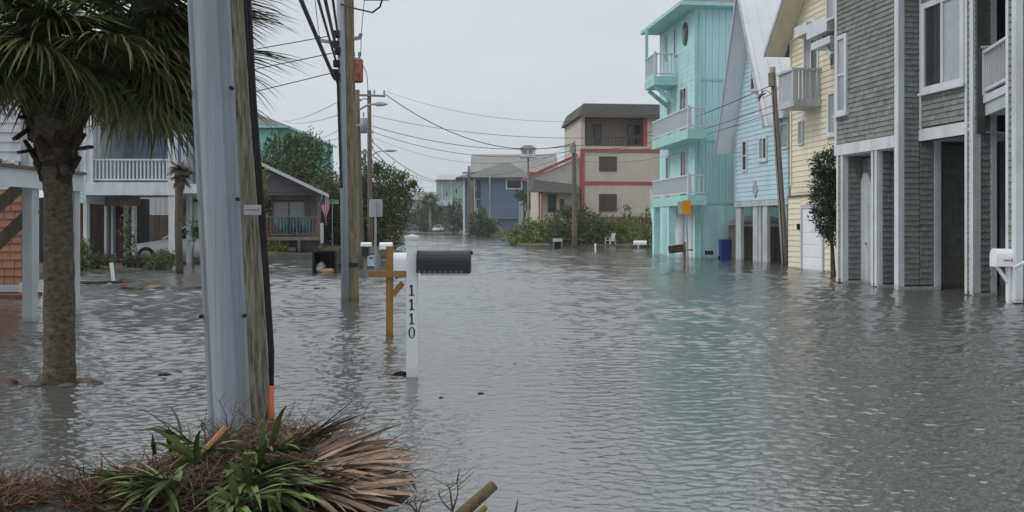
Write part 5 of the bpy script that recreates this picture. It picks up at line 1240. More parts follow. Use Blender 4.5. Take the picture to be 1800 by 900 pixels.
# white mailbox by the grey house
q0 = wet(1774, 533); RM = thing('mailbox', 'white mailbox with red marking on a braced post by grey house', 'mailbox', (q0.x, q0.y, 0), MG)
a_, b_ = at(1747, 468, q0.y), at(1781, 437, q0.y); h_ = b_.z-a_.z; hw_ = .12
mb = MB(); mb.cbox((q0.x, q0.y, (a_.z-.3)/2), .075, .075, a_.z+.3-.002); mb.build('post', whitep, RM)
pf_ = [(-hw_,0),(hw_,0),(hw_,h_*.55)]+[(hw_*math.cos(k), h_*.55+h_*.45*math.sin(k)) for k in [math.pi*i/8 for i in range(1,8)]]+[(-hw_,h_*.55)]
mb = MB(); mb.prism([V((a_.x, q0.y+yy, a_.z+zz_)) for yy, zz_ in pf_], (b_.x-a_.x,0,0)); bx = mb.build('box', whitep, RM)
mb = MB(); mb.prism([V((a_.x-.015, q0.y+yy*1.05, a_.z-.005+zz_*1.04)) for yy, zz_ in pf_], (.02,0,0)); mb.build('door', whitep, bx)
mb = MB(); yy = q0.y-hw_-.004; zc_ = a_.z+h_*.34; x_ = a_.x+.12
for i in range(6): mb.box((x_+i*.022, yy, zc_-.012+.006*math.sin(i*2)), (.015,0,0), (0,.005,0), (0,0,.024+.01*(i%2)))
mb.build('red_marking', mat('red_ink', (.38,.05,.05), .6), bx); mb = MB(); mb.cbox((x_+.16, yy+.0, zc_+.0), .018, .008, .07); mb.build('signal_flag', mat('red_flag', (.42,.04,.04), .5), bx)
mb = MB(); mb.beam((a_.x+.06,q0.y,a_.z-.01), (q0.x,q0.y,zat(500,q0.y)), .05, .05, (0,1,0)); mb.build('brace', whitep, RM)
pp = [at(1784, 470, 16.6), at(1800, 462, 16.2), at(1860, 440, 15.4)]
single(MB().tube(pp, .035, 8), 'handrail', whitep, 'white pipe handrail sloping up at the right frame edge', 'handrail', pp[0])
# small items on the far right verge
boxmail('white mailbox on a white stand at the edge of the far lawn', 1114, 1136, 423, 430, 58, whitep, whitep, 1122, dx=.35)
b0_ = wet(980, 437); CB = thing('mailbox_cabinet', 'pale-lidded box on dark legs at the shrub bed edge', 'mailbox', (b0_.x, b0_.y, 0), MG)
mb = MB(); mb.cbox((b0_.x, b0_.y, zat(422, b0_.y)), .6, .4, .2); mb.build('lid', trimg, CB)
for dx in (-.25, .25): mb = MB(); mb.cbox((b0_.x+dx, b0_.y, .2), .09, .3, .8); mb.build('leg', weath, CB)
mb = MB(); mb.cbox((b0_.x, b0_.y+.1, .25), .4, .1, .6); mb.build('panel', darkin, CB)
chair('lawn_chair', 'white garden chair standing in the shrubs by the cream house', V((at(1072,0,66.2).x, 66.2, .12)), trimg, -.9, .8)
p = wet(1046.5, 444); HS = thing('marker_post', 'short white marker post at the water edge beyond the street', 'post', (p.x, p.y, 0)); 
mb = MB(); mb.tube([(p.x,p.y,-.2), (p.x,p.y,.42)], .05, 8); mb.build('post', whitep, HS); mb = MB(); mb.tube([(p.x,p.y,.42), (p.x,p.y,.5)], [.08,.02], 8); mb.build('cap', whitep, HS)
# bird house on a tall pole
d_ = 72.0; bp_ = at(928.5, 396, d_); BH = thing('bird_house', 'white two-door bird house on a tall grey pole', 'bird house', (bp_.x, d_, 0))
mb = MB(); mb.tube([(bp_.x,d_,-.1), (bp_.x,d_,zat(276,d_))], [.09,.07], 8); mb.build('pole', poleg, BH)
a_, b_ = at(915, 276, d_), at(941, 262, d_); bw_ = b_.x-a_.x
mb = MB(); mb.box((a_.x,d_-.4,a_.z), (bw_,0,0), (0,.8,0), (0,0,b_.z-a_.z)); bxh = mb.build('box', trim, BH)
for fx in (.28, .68):
    mb = MB(); mb.cbox((a_.x+bw_*fx, d_-.41, a_.z+.36), .26, .03, .30); dn_ = mb.build('door', mat('bird_door', (.10,.10,.10), .8), bxh); mb = MB(); mb.cbox((a_.x+bw_*fx, d_-.43, a_.z+.36), .07, .02, .26); mb.build('bar', trim, dn_)
mb = MB(); mb.hexa([V((a_.x-.12,d_-.55,b_.z)), V((b_.x+.12,d_-.55,b_.z)), V((b_.x+.12,d_+.55,b_.z)), V((a_.x-.12,d_+.55,b_.z))], [V((a_.x+.3,d_-.05,b_.z+.30)), V((b_.x-.3,d_-.05,b_.z+.30)), V((b_.x-.3,d_+.05,b_.z+.30)), V((a_.x+.3,d_+.05,b_.z+.30))]); mb.build('roof', roofg, BH)
mb = MB(); mb.box((a_.x-.12,d_-.6,a_.z-.06), (bw_+.24,0,0), (0,1.2,0), (0,0,.055))
for i in (0, 8): mb.box((a_.x-.12+i*(bw_+.2)/8,d_-.6,a_.z-.25), (.05,0,0), (0,.05,0), (0,0,.19))
mb.build('porch_rail', trim, BH)

# ---- vehicles
def car(label, loc, rz, m_, k=1.0, group='parked cars'):
    t = thing('parked_car', label, 'car', loc, group); Rm = Matrix.Rotation(rz, 3, 'Z'); L_ = V(loc)
    q = lambda x, y, z: L_+Rm@V((x*k, y*k, z*k))
    st = [(-2.2,.35,.62,.62),(-2.1,.28,.72,.80),(-1.6,.25,.80,.86),(-.7,.25,.93,.90),(1.2,.25,.98,.90),(1.9,.25,.95,.86),(2.2,.35,.85,.75)]
    mb = MB()
    for x, z0, z1, hw in st: mb.v += [tuple(q(x,-hw*.96,z0)), tuple(q(x,-hw,(z0+z1)*.55)), tuple(q(x,-hw*.86,z1)), tuple(q(x,hw*.86,z1)), tuple(q(x,hw,(z0+z1)*.55)), tuple(q(x,hw*.96,z0))]
    for i in range(len(st)-1):
        for j in range(6): mb.f.append((i*6+j, i*6+(j+1)%6, (i+1)*6+(j+1)%6, (i+1)*6+j))
    mb.f += [tuple(range(6))[::-1], tuple(range(36,42))]; mb.build('body', m_, t, True)
    mb = MB(); mb.hexa([q(-.85,-.76,.93),q(1.75,-.76,.95),q(1.75,.76,.95),q(-.85,.76,.93)], [q(.0,-.58,1.42),q(1.15,-.58,1.42),q(1.15,.58,1.42),q(.0,.58,1.42)]); mb.build('window', glass, t)
    mb = MB(); mb.hexa([q(-.05,-.60,1.421),q(1.2,-.60,1.421),q(1.2,.60,1.421),q(-.05,.60,1.421)], [q(.1,-.52,1.47),q(1.05,-.52,1.47),q(1.05,.52,1.47),q(.1,.52,1.47)])
    for sy in (-1, 1):
        mb.beam(q(-.83,sy*.75,.95), q(.0,sy*.59,1.43), .06*k, .06*k); mb.beam(q(1.72,sy*.75,.96), q(1.15,sy*.59,1.43), .06*k, .06*k)
    mb.build('roof', m_, t)
    for x in (-1.4, 1.35):
        for sy in (-1, 1):
            mb = MB(); mb.tube([q(x,sy*.72,.32), q(x,sy*.91,.32)], .33*k, 16); wh = mb.build('wheel', black, t); mb = MB(); mb.tube([q(x,sy*.905,.32), q(x,sy*.93,.32)], .2*k, 12); mb.build('rim', steel, wh)
    for sy in (-.6, .6): mb = MB(); mb.cbox(q(-2.12,sy,.66), .12*k, .34*k, .14*k, rz); mb.build('headlight', blind, t)
    return t
car('white car nosing out from under the porch house', at(304, 449, 36.0)*1.0 if False else V((at(333,0,36).x, 36.0, .02)), 0.10, carw, 1.0)
for lb, px, d, rz, m_ in (('dark car among the far trees at the end of street', 722, 180, .2, card), ('dark blue parked car left of the far palm', 741, 185, .1, card), ('white car right of the far palm', 770, 182, 1.4, carw), ('bright blue car under the blue house side roof', 914, 118, 1.5, carb)):
    car(lb, V((at(px,0,d).x, d, .12 if px < 900 else .35)), rz, m_, 1.0 if px < 900 else .95)
# ================================================================== palms, trees and shrubs
def frond_mesh(name, m_, Lp, Lb, n=46, fan=125, droop=.55, wid=.034, rnd=None, ragged=.12, jit=0.0):
    """a costapalmate leaf: petiole along +Y, leaflets fanning from its end and drooping at their tips"""
    rnd = rnd or R; mb = MB()
    pts = [V((0, Lp*i/5, -droop*.18*(i/5)**2*Lp)) for i in range(6)]
    mb.tube(pts, [.022,.018,.015,.013,.012,.010], 5)
    hub = pts[-1]
    cdir = V((0,1,-droop*.35)).normalized()
    for i in range(n):
        s_ = (i/(n-1))*2-1; a = math.radians(fan*s_)
        along = .32*Lb*(1-abs(s_))**1.3
        o = hub + V((0, along, -droop*.28*along))
        ln = Lb*(.62+.38*math.cos(a*.62))*(1-ragged*rnd.random())
        dr = V((math.sin(a), math.cos(a)*.9+.1, -.12+.10*math.cos(a*2))).normalized()
        if jit: dr = (dr + V((rnd.gauss(0,1), rnd.gauss(0,.6), abs(rnd.gauss(0,1))*.8))*jit).normalized()
        side = dr.cross(V((0,0,1))).normalized()
        w0 = wid*rnd.uniform(.8, 1.15); tw = rnd.uniform(-.35, .35)
        prev = None; p = o.copy(); d = dr.copy(); K = 6; b = len(mb.v)
        bend = droop*rnd.uniform(.6, 1.5)
        for j in range(K):
            t = j/(K-1); wj_ = w0*(.35+.65*min(1, t*4))*(1-t**2.2*.97)
            f = side + V((0,0,1))*tw*t; f.normalize(); nrm = f.cross(d)
            mb.v += [tuple(p - f*wj_*.5 + nrm*wj_*.22), tuple(p), tuple(p + f*wj_*.5 + nrm*wj_*.22)]
            d = (d + V((0,0,-1))*bend*(.08+.34*t)).normalized(); p = p + d*ln/(K-1)
        for j in range(K-1):
            c = b+j*3; mb.f += [(c, c+1, c+4, c+3), (c+1, c+2, c+5, c+4)]
    me = bpy.data.meshes.new(name); me.from_pydata([tuple(v) for v in mb.v], [], mb.f); me.materials.append(m_); return me
def orient(p, az, el, roll=0.0, k=1.0):
    m = Matrix.Rotation(az, 4, 'Z') @ Matrix.Rotation(el, 4, 'X') @ Matrix.Rotation(roll, 4, 'Y') @ Matrix.Scale(k, 4)
    m.translation = p; return m
pbase = wet(105, 672)
PT = thing('palm_tree', 'large cabbage palm with drooping fan leaves left of nearest pole', 'palm tree', pbase, 'palm trees')
dP = pbase.y
prof = [(700,27,106),(672,27,105),(600,26,104),(500,25,104),(420,24,103),(340,23,102),(300,25,100),(270,32,99),(240,41,98),(215,45,98),(190,44,98),(160,38,99),(120,28,100)]
mb = MB(); pts = []; rad = []
for i in range(len(prof)-1):
    for j in range(5):
        t = j/5; a_, b_ = prof[i], prof[i+1]; py = a_[0]+(b_[0]-a_[0])*t; hw = a_[1]+(b_[1]-a_[1])*t; cx = a_[2]+(b_[2]-a_[2])*t
        q = at(cx, py, dP); pts.append(q); rad.append(hw/F*dP*(1+.03*math.sin(len(pts)*1.9)+.02*R.uniform(-1,1)))
mb.tube(pts, rad, 22); tk = mb.build('trunk', bark, PT, True)
cr = at(100, 150, dP)
for i in range(90):                                   # old leaf bases wrapped round the top of the trunk
    az = i*2.399; t = R.random(); py = 325-190*t; hw = .215+.05*math.sin(t*3) if py < 255 else .125+.09*(325-py)/70
    c = at(99, py, dP); o = c+V((math.cos(az), math.sin(az), 0))*hw*.86
    d = (V((math.cos(az)*.35, math.sin(az)*.35, .9))+V((R.gauss(0,.28),R.gauss(0,.28),0))).normalized(); sd_ = d.cross(V((math.cos(az), math.sin(az), 0))).normalized(); nn = sd_.cross(d)
    ln = R.uniform(.10, .24); wd = R.uniform(.035, .075)
    mb = MB(); mb.hexa([o-sd_*wd-nn*.02, o+sd_*wd-nn*.02, o+sd_*wd+nn*.02, o-sd_*wd+nn*.02], [o+d*ln-sd_*wd*.35-nn*.012, o+d*ln+sd_*wd*.35-nn*.012, o+d*ln+sd_*wd*.35+nn*.012, o+d*ln-sd_*wd*.35+nn*.012]); mb.build('leaf_base', boot, PT)
for px0, py0, px1, py1 in ((70,215,35,205),(60,220,25,245),(66,262,33,268),(140,262,160,258)):     # broken stalks
    mb = MB(); mb.beam(at(px0,py0,dP-.1), at(px1,py1,dP-.3), .05, .028); mb.build('broken_stalk', blackp, PT)
fr = random.Random(5)
gm_ = [frond_mesh('frond', (frondg, frondg, frondo)[i], .80, 1.0, 62, 122, (.45, .62, .8)[i], .034, fr, .25) for i in range(3)]
hm_ = [frond_mesh('frond', (frondg, frondo)[i], .62, .95, 58, 115, 1.0, .032, fr, .3) for i in range(2)]
bm_ = frond_mesh('frond', frondb, .45, .7, 36, 95, 1.2, .028, fr, .4)
def add_frond(par, me, p, az, el, roll, k):
    o = link('frond', me, par); m = orient(p, az, el, roll, k); m.translation = m.translation-ORG[par]; o.matrix_local = m; return o
for i in range(44):
    az = i*2.399+.3; el = math.radians(70-1.75*i+fr.uniform(-8,8))
    p = at(100, 88-fr.uniform(0,60), dP)+V((-math.sin(az), math.cos(az), 0))*.12
    add_frond(PT, gm_[i % 3], p, az, el, fr.uniform(-.5,.5), fr.uniform(.9,1.15))
for i in range(34):
    az = i*2.399+1.1; el = math.radians(18-1.1*i+fr.uniform(-9,9))
    p = at(100, 108-fr.uniform(0,50), dP)+V((-math.sin(az), math.cos(az), 0))*.16
    add_frond(PT, hm_[i % 2], p, az, el, fr.uniform(-.6,.6), fr.uniform(.75,1.0))
for i in range(9):
    az = i*2.399+2.0; p = at(99, 112, dP)+V((-math.sin(az), math.cos(az), 0))*.2
    add_frond(PT, bm_, p, az, math.radians(fr.uniform(-30,5)), fr.uniform(-.6,.6), fr.uniform(.6,.85))
# leaves reaching towards the pole on the right
for az, el, k in ((-1.45,-.12,1.12), (-1.75,.05,1.15), (-1.2,-.3,1.1), (-1.6,.32,1.15), (-1.95,-.2,1.1), (-1.3,.15,1.2), (-1.57,-.42,1.05), (-1.5,.5,1.2), (-1.7,-.3,1.15), (2.6,-.1,1.1), (2.2,.1,1.1), (1.9,-.2,1.1), (3.1,.1,1.1), (3.5,.15,1.1), (-2.3,.1,1.1), (-2.7,.2,1.0)):
    add_frond(PT, gm_[fr.randrange(3)], at(100, 95, dP), az, el, fr.uniform(-.3,.3), k)
# small palm by the porch house
d_ = 28.5; q0 = at(316, 0, d_); q0.z = -.05; SP = thing('palm_tree', 'small palm with a shaggy stunted head beside the porch post', 'palm tree', q0, 'palm trees')
mb = MB(); mb.tube([q0, at(313, 400, d_), at(315, 340, d_), at(317, 312, d_)], [.12,.11,.12,.16], 10); mb.build('trunk', bark, SP, True)
sm_ = frond_mesh('frond', mat('stunted_leaf', (.10,.085,.06), .9, .3, 4, isl=.4), .10, .42, 14, 80, 1.0, .05, fr)
for i in range(26): add_frond(SP, sm_, at(317, 318-fr.uniform(0,25), d_), i*2.399, math.radians(70-4.2*i), 0, fr.uniform(.6,1.0))
# far palm at the street's end
d_ = 178.0; q0 = at(757, 0, d_); q0.z = .1; FP = thing('palm_tree', 'pale-stemmed distant palm at the end of the street', 'palm tree', q0, 'palm trees')
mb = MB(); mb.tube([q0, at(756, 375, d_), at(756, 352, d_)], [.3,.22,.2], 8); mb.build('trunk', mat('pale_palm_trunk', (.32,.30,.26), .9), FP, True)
fm_ = frond_mesh('frond', shrubd, .8, 1.7, 22, 110, 1.0, .16, fr)
for i in range(22): add_frond(FP, fm_, at(756, 352, d_), i*2.399, math.radians(60-5*i), 0, fr.uniform(.8,1.1))

TG = 'cedars and shrubs along the street'
# cedars behind the cottage
def sprig(mb, p, h, r, n, size): leafcloud(mb, [(V(p)+V((0,0,h*.5)), r, r, h*.55)], n, size, 1.2, 8, .12)
def tree(name, label, cat, base, blobs, n, size, m_, tips=(), stems=6, per=9, spread=.3, up=.5, twigs=0):
    t = thing(name, label, cat, base, TG); mb = MB(); leafcloud(mb, blobs, n, size, up, per, spread)
    for p, h, r in tips: sprig(mb, p, h, r, 160, size)
    mb.build('crown', m_, t)
    tr = MB(); b0 = V(base)-V((0,0,.3)); cz = sum(b[0][2] for b in blobs)/len(blobs); cxm = V((sum(b[0][0] for b in blobs)/len(blobs), sum(b[0][1] for b in blobs)/len(blobs), 0))
    fork = V((b0.x*.6+cxm.x*.4, b0.y*.6+cxm.y*.4, b0.z*.45+cz*.55)); tr.tube([b0, b0.lerp(fork,.5)+V((.1,0,0)), fork], [.22,.17,.13], 8)
    for c in [b[0] for b in blobs][:stems]: tr.tube([fork, fork.lerp(V(c),.5)+V((0,0,-.1)), V(c)], [.11,.07,.02], 6)
    for i in range(twigs):
        c = V(blobs[i % len(blobs)][0]); e_ = c+V((R.uniform(-1,1), R.uniform(-.4,.4), R.uniform(.9,2.0))); tr.tube([c, e_], [.03,.008], 4)
    tr.build('trunk', trunkm, t, True); return t
d_ = 62.0; A_ = lambda px, py, dd=0.0: at(px, py, d_+dd)
tree('cedar_tree', 'broad bushy cedar behind the cottage roof', 'tree', V((A_(510,0).x, d_, .1)), [(A_(480,292),1.30,1.30,1.53),(A_(505,278,.6),1.77,1.42,1.77),(A_(535,272,.3),1.53,1.42,1.77),(A_(552,300),1.30,1.30,1.53),(A_(515,320,-.8),2.36,1.42,1.89),(A_(465,325),0.94,1.18,1.53),(A_(548,335),1.42,1.42,1.89),(A_(500,360),2.36,1.42,2.12)], 14000, .11, cedar,
     [(A_(478,262),1.1,.3),(A_(505,262),1.0,.3),(A_(545,262),.9,.3),(A_(562,270),.9,.25),(A_(520,258),.7,.3)], 7, up=.9)
tree('cedar_tree', 'slim pointed cedar spire beside the strapped pole', 'tree', V((A_(581,0).x, d_-2, .1)), [(A_(581,300,-2),0.38,0.38,1.65),(A_(582,330,-2),0.71,0.71,1.53),(A_(578,362,-2),1.06,0.94,1.65)], 2200, .09, cedar, [(A_(579,276,-2),1.0,.12)], 2, up=1.4, spread=.18)
tree('cedar_tree', 'dark overgrown cedar filling the gap right of the cottage', 'tree', V((A_(575,0).x, d_-4, .1)), [(A_(570,350,-4),1.42,1.18,1.53),(A_(590,385,-4),1.77,1.18,1.77),(A_(575,410,-4),1.53,1.18,1.30),(A_(610,345,-3),1.65,1.18,1.65),(A_(610,400,-3),1.77,1.18,1.89)], 11000, .11, shrubd, (), 4)
d_ = 57.0
tree('cedar_tree', 'large windswept cedar leaning right behind the plain sign', 'tree', V((A_(668,0).x, d_, .1)), [(A_(640,325),1.42,1.42,1.42),(A_(665,322),1.42,1.42,1.30),(A_(690,328),1.30,1.30,1.06),(A_(712,332,.3),0.83,0.94,0.71),(A_(640,365),1.89,1.42,1.77),(A_(675,360,-.5),1.77,1.42,1.53),(A_(700,352),1.06,1.18,0.83),(A_(650,405),2.12,1.42,1.77),(A_(682,395),1.42,1.30,1.77),(A_(692,378),1.18,1.18,1.06),(A_(625,420),1.42,1.18,1.42),(A_(722,326,.3),.4,.4,.3),(A_(733,322,.4),.25,.3,.2),(A_(705,312),.3,.4,.5),(A_(684,303),.3,.4,.5),(A_(655,302),.35,.4,.5),(A_(672,300),.2,.3,.45),(A_(632,306),.4,.4,.5),(A_(718,345),.4,.4,.3),(A_(708,362),.4,.4,.5)], 17000, .10, cedar,
     [(A_(728,330),.4,.2),(A_(705,318),.5,.2),(A_(664,305),.6,.2)], 10, twigs=8)
tree('broadleaf_tree', 'loose green tree behind the far palm', 'tree', V((at(745,0,186).x, 186, .1)), [(at(740,383,186),3.2,2.5,2.0),(at(768,380,186),2.8,2.5,2.2),(at(752,372,187),2.6,2.5,1.6),(at(720,392,186),2,2,1.2),(at(758,395,184),3,2,1.4)], 3600, .3, shrubd, (), 4, spread=.7)
tree('broadleaf_tree', 'narrow brownish green tree by the pale house', 'tree', V((at(797,0,160).x, 160, .1)), [(at(800,372,160),1.4,1.2,2.2),(at(803,395,160),1.5,1.2,1.5),(at(792,380,161),1,1,1.4)], 1600, .25, shrubd, (), 3, spread=.5)
tree('cedar_tree', 'round dark evergreen in front of the blue house', 'tree', V((at(848,0,122).x, 122, .0)), [(at(842,392,122),1.3,1.2,1.3),(at(852,402,121),1.9,1.2,1.1),(at(845,378,122),.7,.7,1.0),(at(835,404,121),1.0,1,.8),(at(866,408,121),.9,.8,.5)], 3200, .2, shrubd, (), 4, spread=.35)
tree('broadleaf_tree', 'olive shrubby tree over the porch left of cream house', 'tree', V((at(920,0,100).x, 100, .2)), [(at(920,344,100),1.0,1,.7),(at(928,355,100),.8,.8,.6)], 700, .16, shrubd, (), 2)
# shrub bed before the cream house
SB = 'shrubs in the bed before the cream house'
def S_(px, py, d): return at(px, py, d)
bush('shrub', 'low yellow-green hedge at the left end of the cream house bed', 'shrub', V((S_(930,0,70).x, 70, .1)), [(S_(912,416,71),1.17,1.04,0.91),(S_(935,412,70.5),1.56,1.17,1.17),(S_(958,410,70),1.56,1.17,1.23),(S_(980,411,70),1.30,1.17,1.17),(S_(945,424,69.3),2.60,1.04,0.65)], 8000, .1, shruby, SB, 5)
bush('shrub', 'tall dark leafy shrub around the cream house pole', 'shrub', V((S_(1005,0,68).x, 68, .05)), [(S_(992,398,68),1.17,1.04,1.43),(S_(1010,392,68),1.43,1.04,1.43),(S_(1030,398,68),1.43,1.04,1.43),(S_(1000,420,67.3),1.43,1.04,1.17),(S_(1025,418,67.5),1.56,1.04,1.17),(S_(1010,432,66.8),1.56,0.91,0.52)], 8000, .11, shrubd, SB, 6)
bush('shrub', 'mid green rounded shrub right of the tall dark one', 'shrub', V((S_(1058,0,69).x, 69, .1)), [(S_(1050,408,69),1.17,1.04,1.17),(S_(1072,405,69),1.30,1.04,1.04),(S_(1060,420,68),1.69,1.04,0.78)], 4000, .1, shrubg, SB, 4)
bush('shrub', 'low yellow-green hedge below the second floor window', 'shrub', V((S_(1095,0,70).x, 70, .1)), [(S_(1086,410,70),1.04,1.04,1.04),(S_(1105,408,70),1.30,1.04,1.10),(S_(1122,413,70),1.17,1.04,1.04),(S_(1100,424,69),2.21,0.91,0.65)], 5200, .1, shruby, SB, 4)
bush('conifer', 'small pointed dark conifer before the cream wall', 'shrub', V((S_(1098,0,71).x, 71, .1)), [(S_(1098,388,71),0.59,0.59,1.30),(S_(1098,400,71),0.91,0.78,0.91)], 1300, .09, cedar, SB, 2, up=1.2)
bush('shrub', 'straggly flowering shrub by the turquoise stair', 'shrub', V((S_(1138,0,62).x, 62, .05)), [(S_(1132,400,62),0.65,0.65,1.30),(S_(1142,396,62),0.65,0.65,1.43),(S_(1138,422,61.5),1.17,0.78,0.78),(S_(1128,430,61),0.91,0.65,0.52)], 2200, .09, shrubg, SB, 5,
     extra=lambda t: [leafcloud(MB(), [(S_(1136+R.uniform(-9,9),394+R.uniform(-14,14),61.2),.08,.08,.08)], 5, .06, per=5, spread=.04).build('flower', flowr, t) for _ in range(9)])
bush('shrub', 'thin clump of grass and weeds on the far lawn edge', 'shrub', V((S_(905,0,118).x, 118, .15)), [(S_(890,412,118),2.08,1.04,0.39),(S_(915,413,116),2.08,1.04,0.39)], 900, .12, shruby, SB, 3)
# vine on the near edge of the yellow house
d_ = 26.4; bx_ = at(1462, 0, d_)
def fl(t):
    for px, py in ((1455,262),(1447,275),(1460,283),(1450,300),(1444,318),(1456,345),(1440,362),(1452,378),(1462,395)): leafcloud(MB(), [(at(px,py,d_-.3),.04,.04,.04)], 6, .028, per=6, spread=.025).build('flower', flowr, t)
bush('climbing_shrub', 'dark glossy climber with red blooms between yellow and grey houses', 'shrub', V((bx_.x+.22, d_+.3, -.1)), [(at(1449,290,d_),.36,.35,.42),(at(1452,320,d_),.42,.4,.5),(at(1451,350,d_),.40,.4,.5),(at(1450,385,d_),.38,.4,.45),(at(1458,410,d_),.26,.3,.38),(at(1466,270,d_),.2,.3,.25),(at(1464,340,d_),.26,.3,1.0)], 6200, .055, oleand, None, 2, per=8, spread=.12, extra=fl)
# plants round the porch house
PGp = 'plants round the porch house'
d_ = 31.0
bush('shrub', 'rounded green bush in front of the white car', 'shrub', V((at(288,0,d_).x, d_, -.05)), [(at(288,456,d_),.40,.4,.30),(at(302,460,d_),.32,.4,.24),(at(278,466,d_),.36,.4,.16)], 2400, .05, shrubg, PGp, 5, spread=.09)
bush('shrub', 'dark low bush left of the white car', 'shrub', V((at(240,0,d_+1).x, d_+1, -.05)), [(at(234,460,d_+1),.4,.4,.16),(at(250,458,d_+1),.3,.4,.18)], 1500, .05, shrubd, PGp, 4, spread=.08)
bush('shrub', 'dark shrub spreading under the porch stilts', 'shrub', V((at(170,0,d_).x, d_, -.05)), [(at(160,460,d_),.5,.4,.24),(at(180,458,d_),.4,.4,.22)], 1500, .05, shrubd, PGp, 4, spread=.09)
bush('shrub', 'upright yellow-green shrub beside the palm trunk', 'shrub', V((at(137,0,d_-1).x, d_-1, -.05)), [(at(136,452,d_-1),.22,.3,.5),(at(140,440,d_-1),.18,.25,.35)], 900, .07, shrubg, PGp, 3, up=1)
bush('climbing_shrub', 'thin dark climber on the middle porch stilt', 'shrub', V((at(228,0,32.5).x, 32.5, -.05)), [(at(224,400,32.5),.14,.15,.7),(at(227,440,32.5),.18,.2,.4)], 600, .06, shrubd, PGp, 2)
bush('potted_plant', 'spindly dark plant at the right porch stilt', 'plant', V((at(343,0,32).x, 32, -.05)), [(at(344,405,32),.18,.2,.32)], 260, .07, shrubd, PGp, 1)
bush('shrub', 'olive bush partly hidden left of the cottage roof', 'shrub', V((at(452,0,46.5).x, 46.5, 0)), [(at(455,330,46.5),.55,.5,.9),(at(450,365,46.5),.6,.5,1.0)], 1500, .08, shruby, PGp, 3)
bush('shrub', 'weedy green clump under the cottage deck', 'shrub', V((at(483,0,48.3).x, 48.3, .05)), [(at(475,435,48.3),.5,.3,.3),(at(490,438,48.3),.5,.3,.22)], 900, .06, shruby, PGp, 3)
# things floating or lying in the water
RK = 'stones and scraps lying in the shallow water'
def wr(lb, px, py, sx, sz, m_, cat='rock', name='rock'): sx *= .72; sz *= .75; p = wet(px, py); rock(lb, V((p.x, p.y, .0)), sx, sx*.8, sz, m_, cat, name, RK)
wr('pale stone at the foot of the palm trunk', 121, 668, .07, .07, rocky); wr('flat pale stone in front of the palm trunk', 118, 679, .10, .04, rockm); wr('brown stone right of the palm trunk', 150, 671, .14, .045, rocky)
wr('small tan stone far right of the palm trunk', 172, 674, .07, .03, rockm); wr('red-brown stone left of the palm trunk', 20, 674, .08, .06, rockr); wr('low dark stone just left of the palm trunk', 62, 676, .16, .035, rockm); wr('dark stone touching the palm trunk left side', 78, 665, .08, .06, rockm)
wr('dark floating scrap between palm and nearest pole', 291, 660, .09, .035, blackp, 'debris', 'floating_scrap')
wr('brown tangled leaf clump left of the 1110 post', 705, 658, .08, .045, boot, 'debris', 'leaf_clump'); wr('smaller leaf clump touching the 1110 post', 696, 660, .045, .03, boot, 'debris', 'leaf_clump'); wr('dark leaf floating left of the clump', 668, 664, .03, .012, blackp, 'debris', 'leaf_clump')
wr('blue-grey stone near the white stake', 191, 506, .26, .14, mat('bluish_rock', (.17,.2,.24), .7)); wr('red stone in the shallow row before the porch house', 222, 508, .26, .12, rockr); wr('small white stone in the shallow row', 246, 508, .13, .06, rockm); wr('tan stone in the shallow row before the porch house', 272, 507, .30, .10, rocky); wr('dark stone near the end of the shallow row', 305, 508, .16, .07, rockm); wr('pinkish stone at the right end of the shallow row', 340, 507, .26, .08, rockr)
wr('dark scrap floating before the tipped bin', 556, 507, .10, .03, blackp, 'debris', 'floating_scrap')
for px, py, sx, lb in ((845,691,.035,'dark floating leaf right of the 1110 post foot'),(776,699,.03,'smaller dark floating leaf nearest the 1110 post reflection'),(905,640,.03,'dark floating leaf farthest out in mid street'),(640,735,.022,'dark floating leaf behind the dead palm leaves')):
    p_ = wet(px, py); rock(lb, V((p_.x, p_.y, .0)), sx*.7, sx*.5, .006, boot, 'leaf', 'floating_leaf', 'leaves floating on the flood')
p = wet(199, 496); single(MB().beam((p.x+.02,p.y,-.1), at(195.5, 462, p.y), .08, .05, (0,1,0)), 'stake', whitep, 'white stake leaning in the shallow yard', 'stake', p)
p = at(138, 505, 22); lg = [wet(125, 499), wet(170, 499), wet(215, 497)]
single(MB().tube([q+V((0,0,.03)) for q in lg], [.05,.045,.03], 6), 'driftwood', trunkm, 'thin dark log lying in the shallows before the porch house', 'log', lg[0])

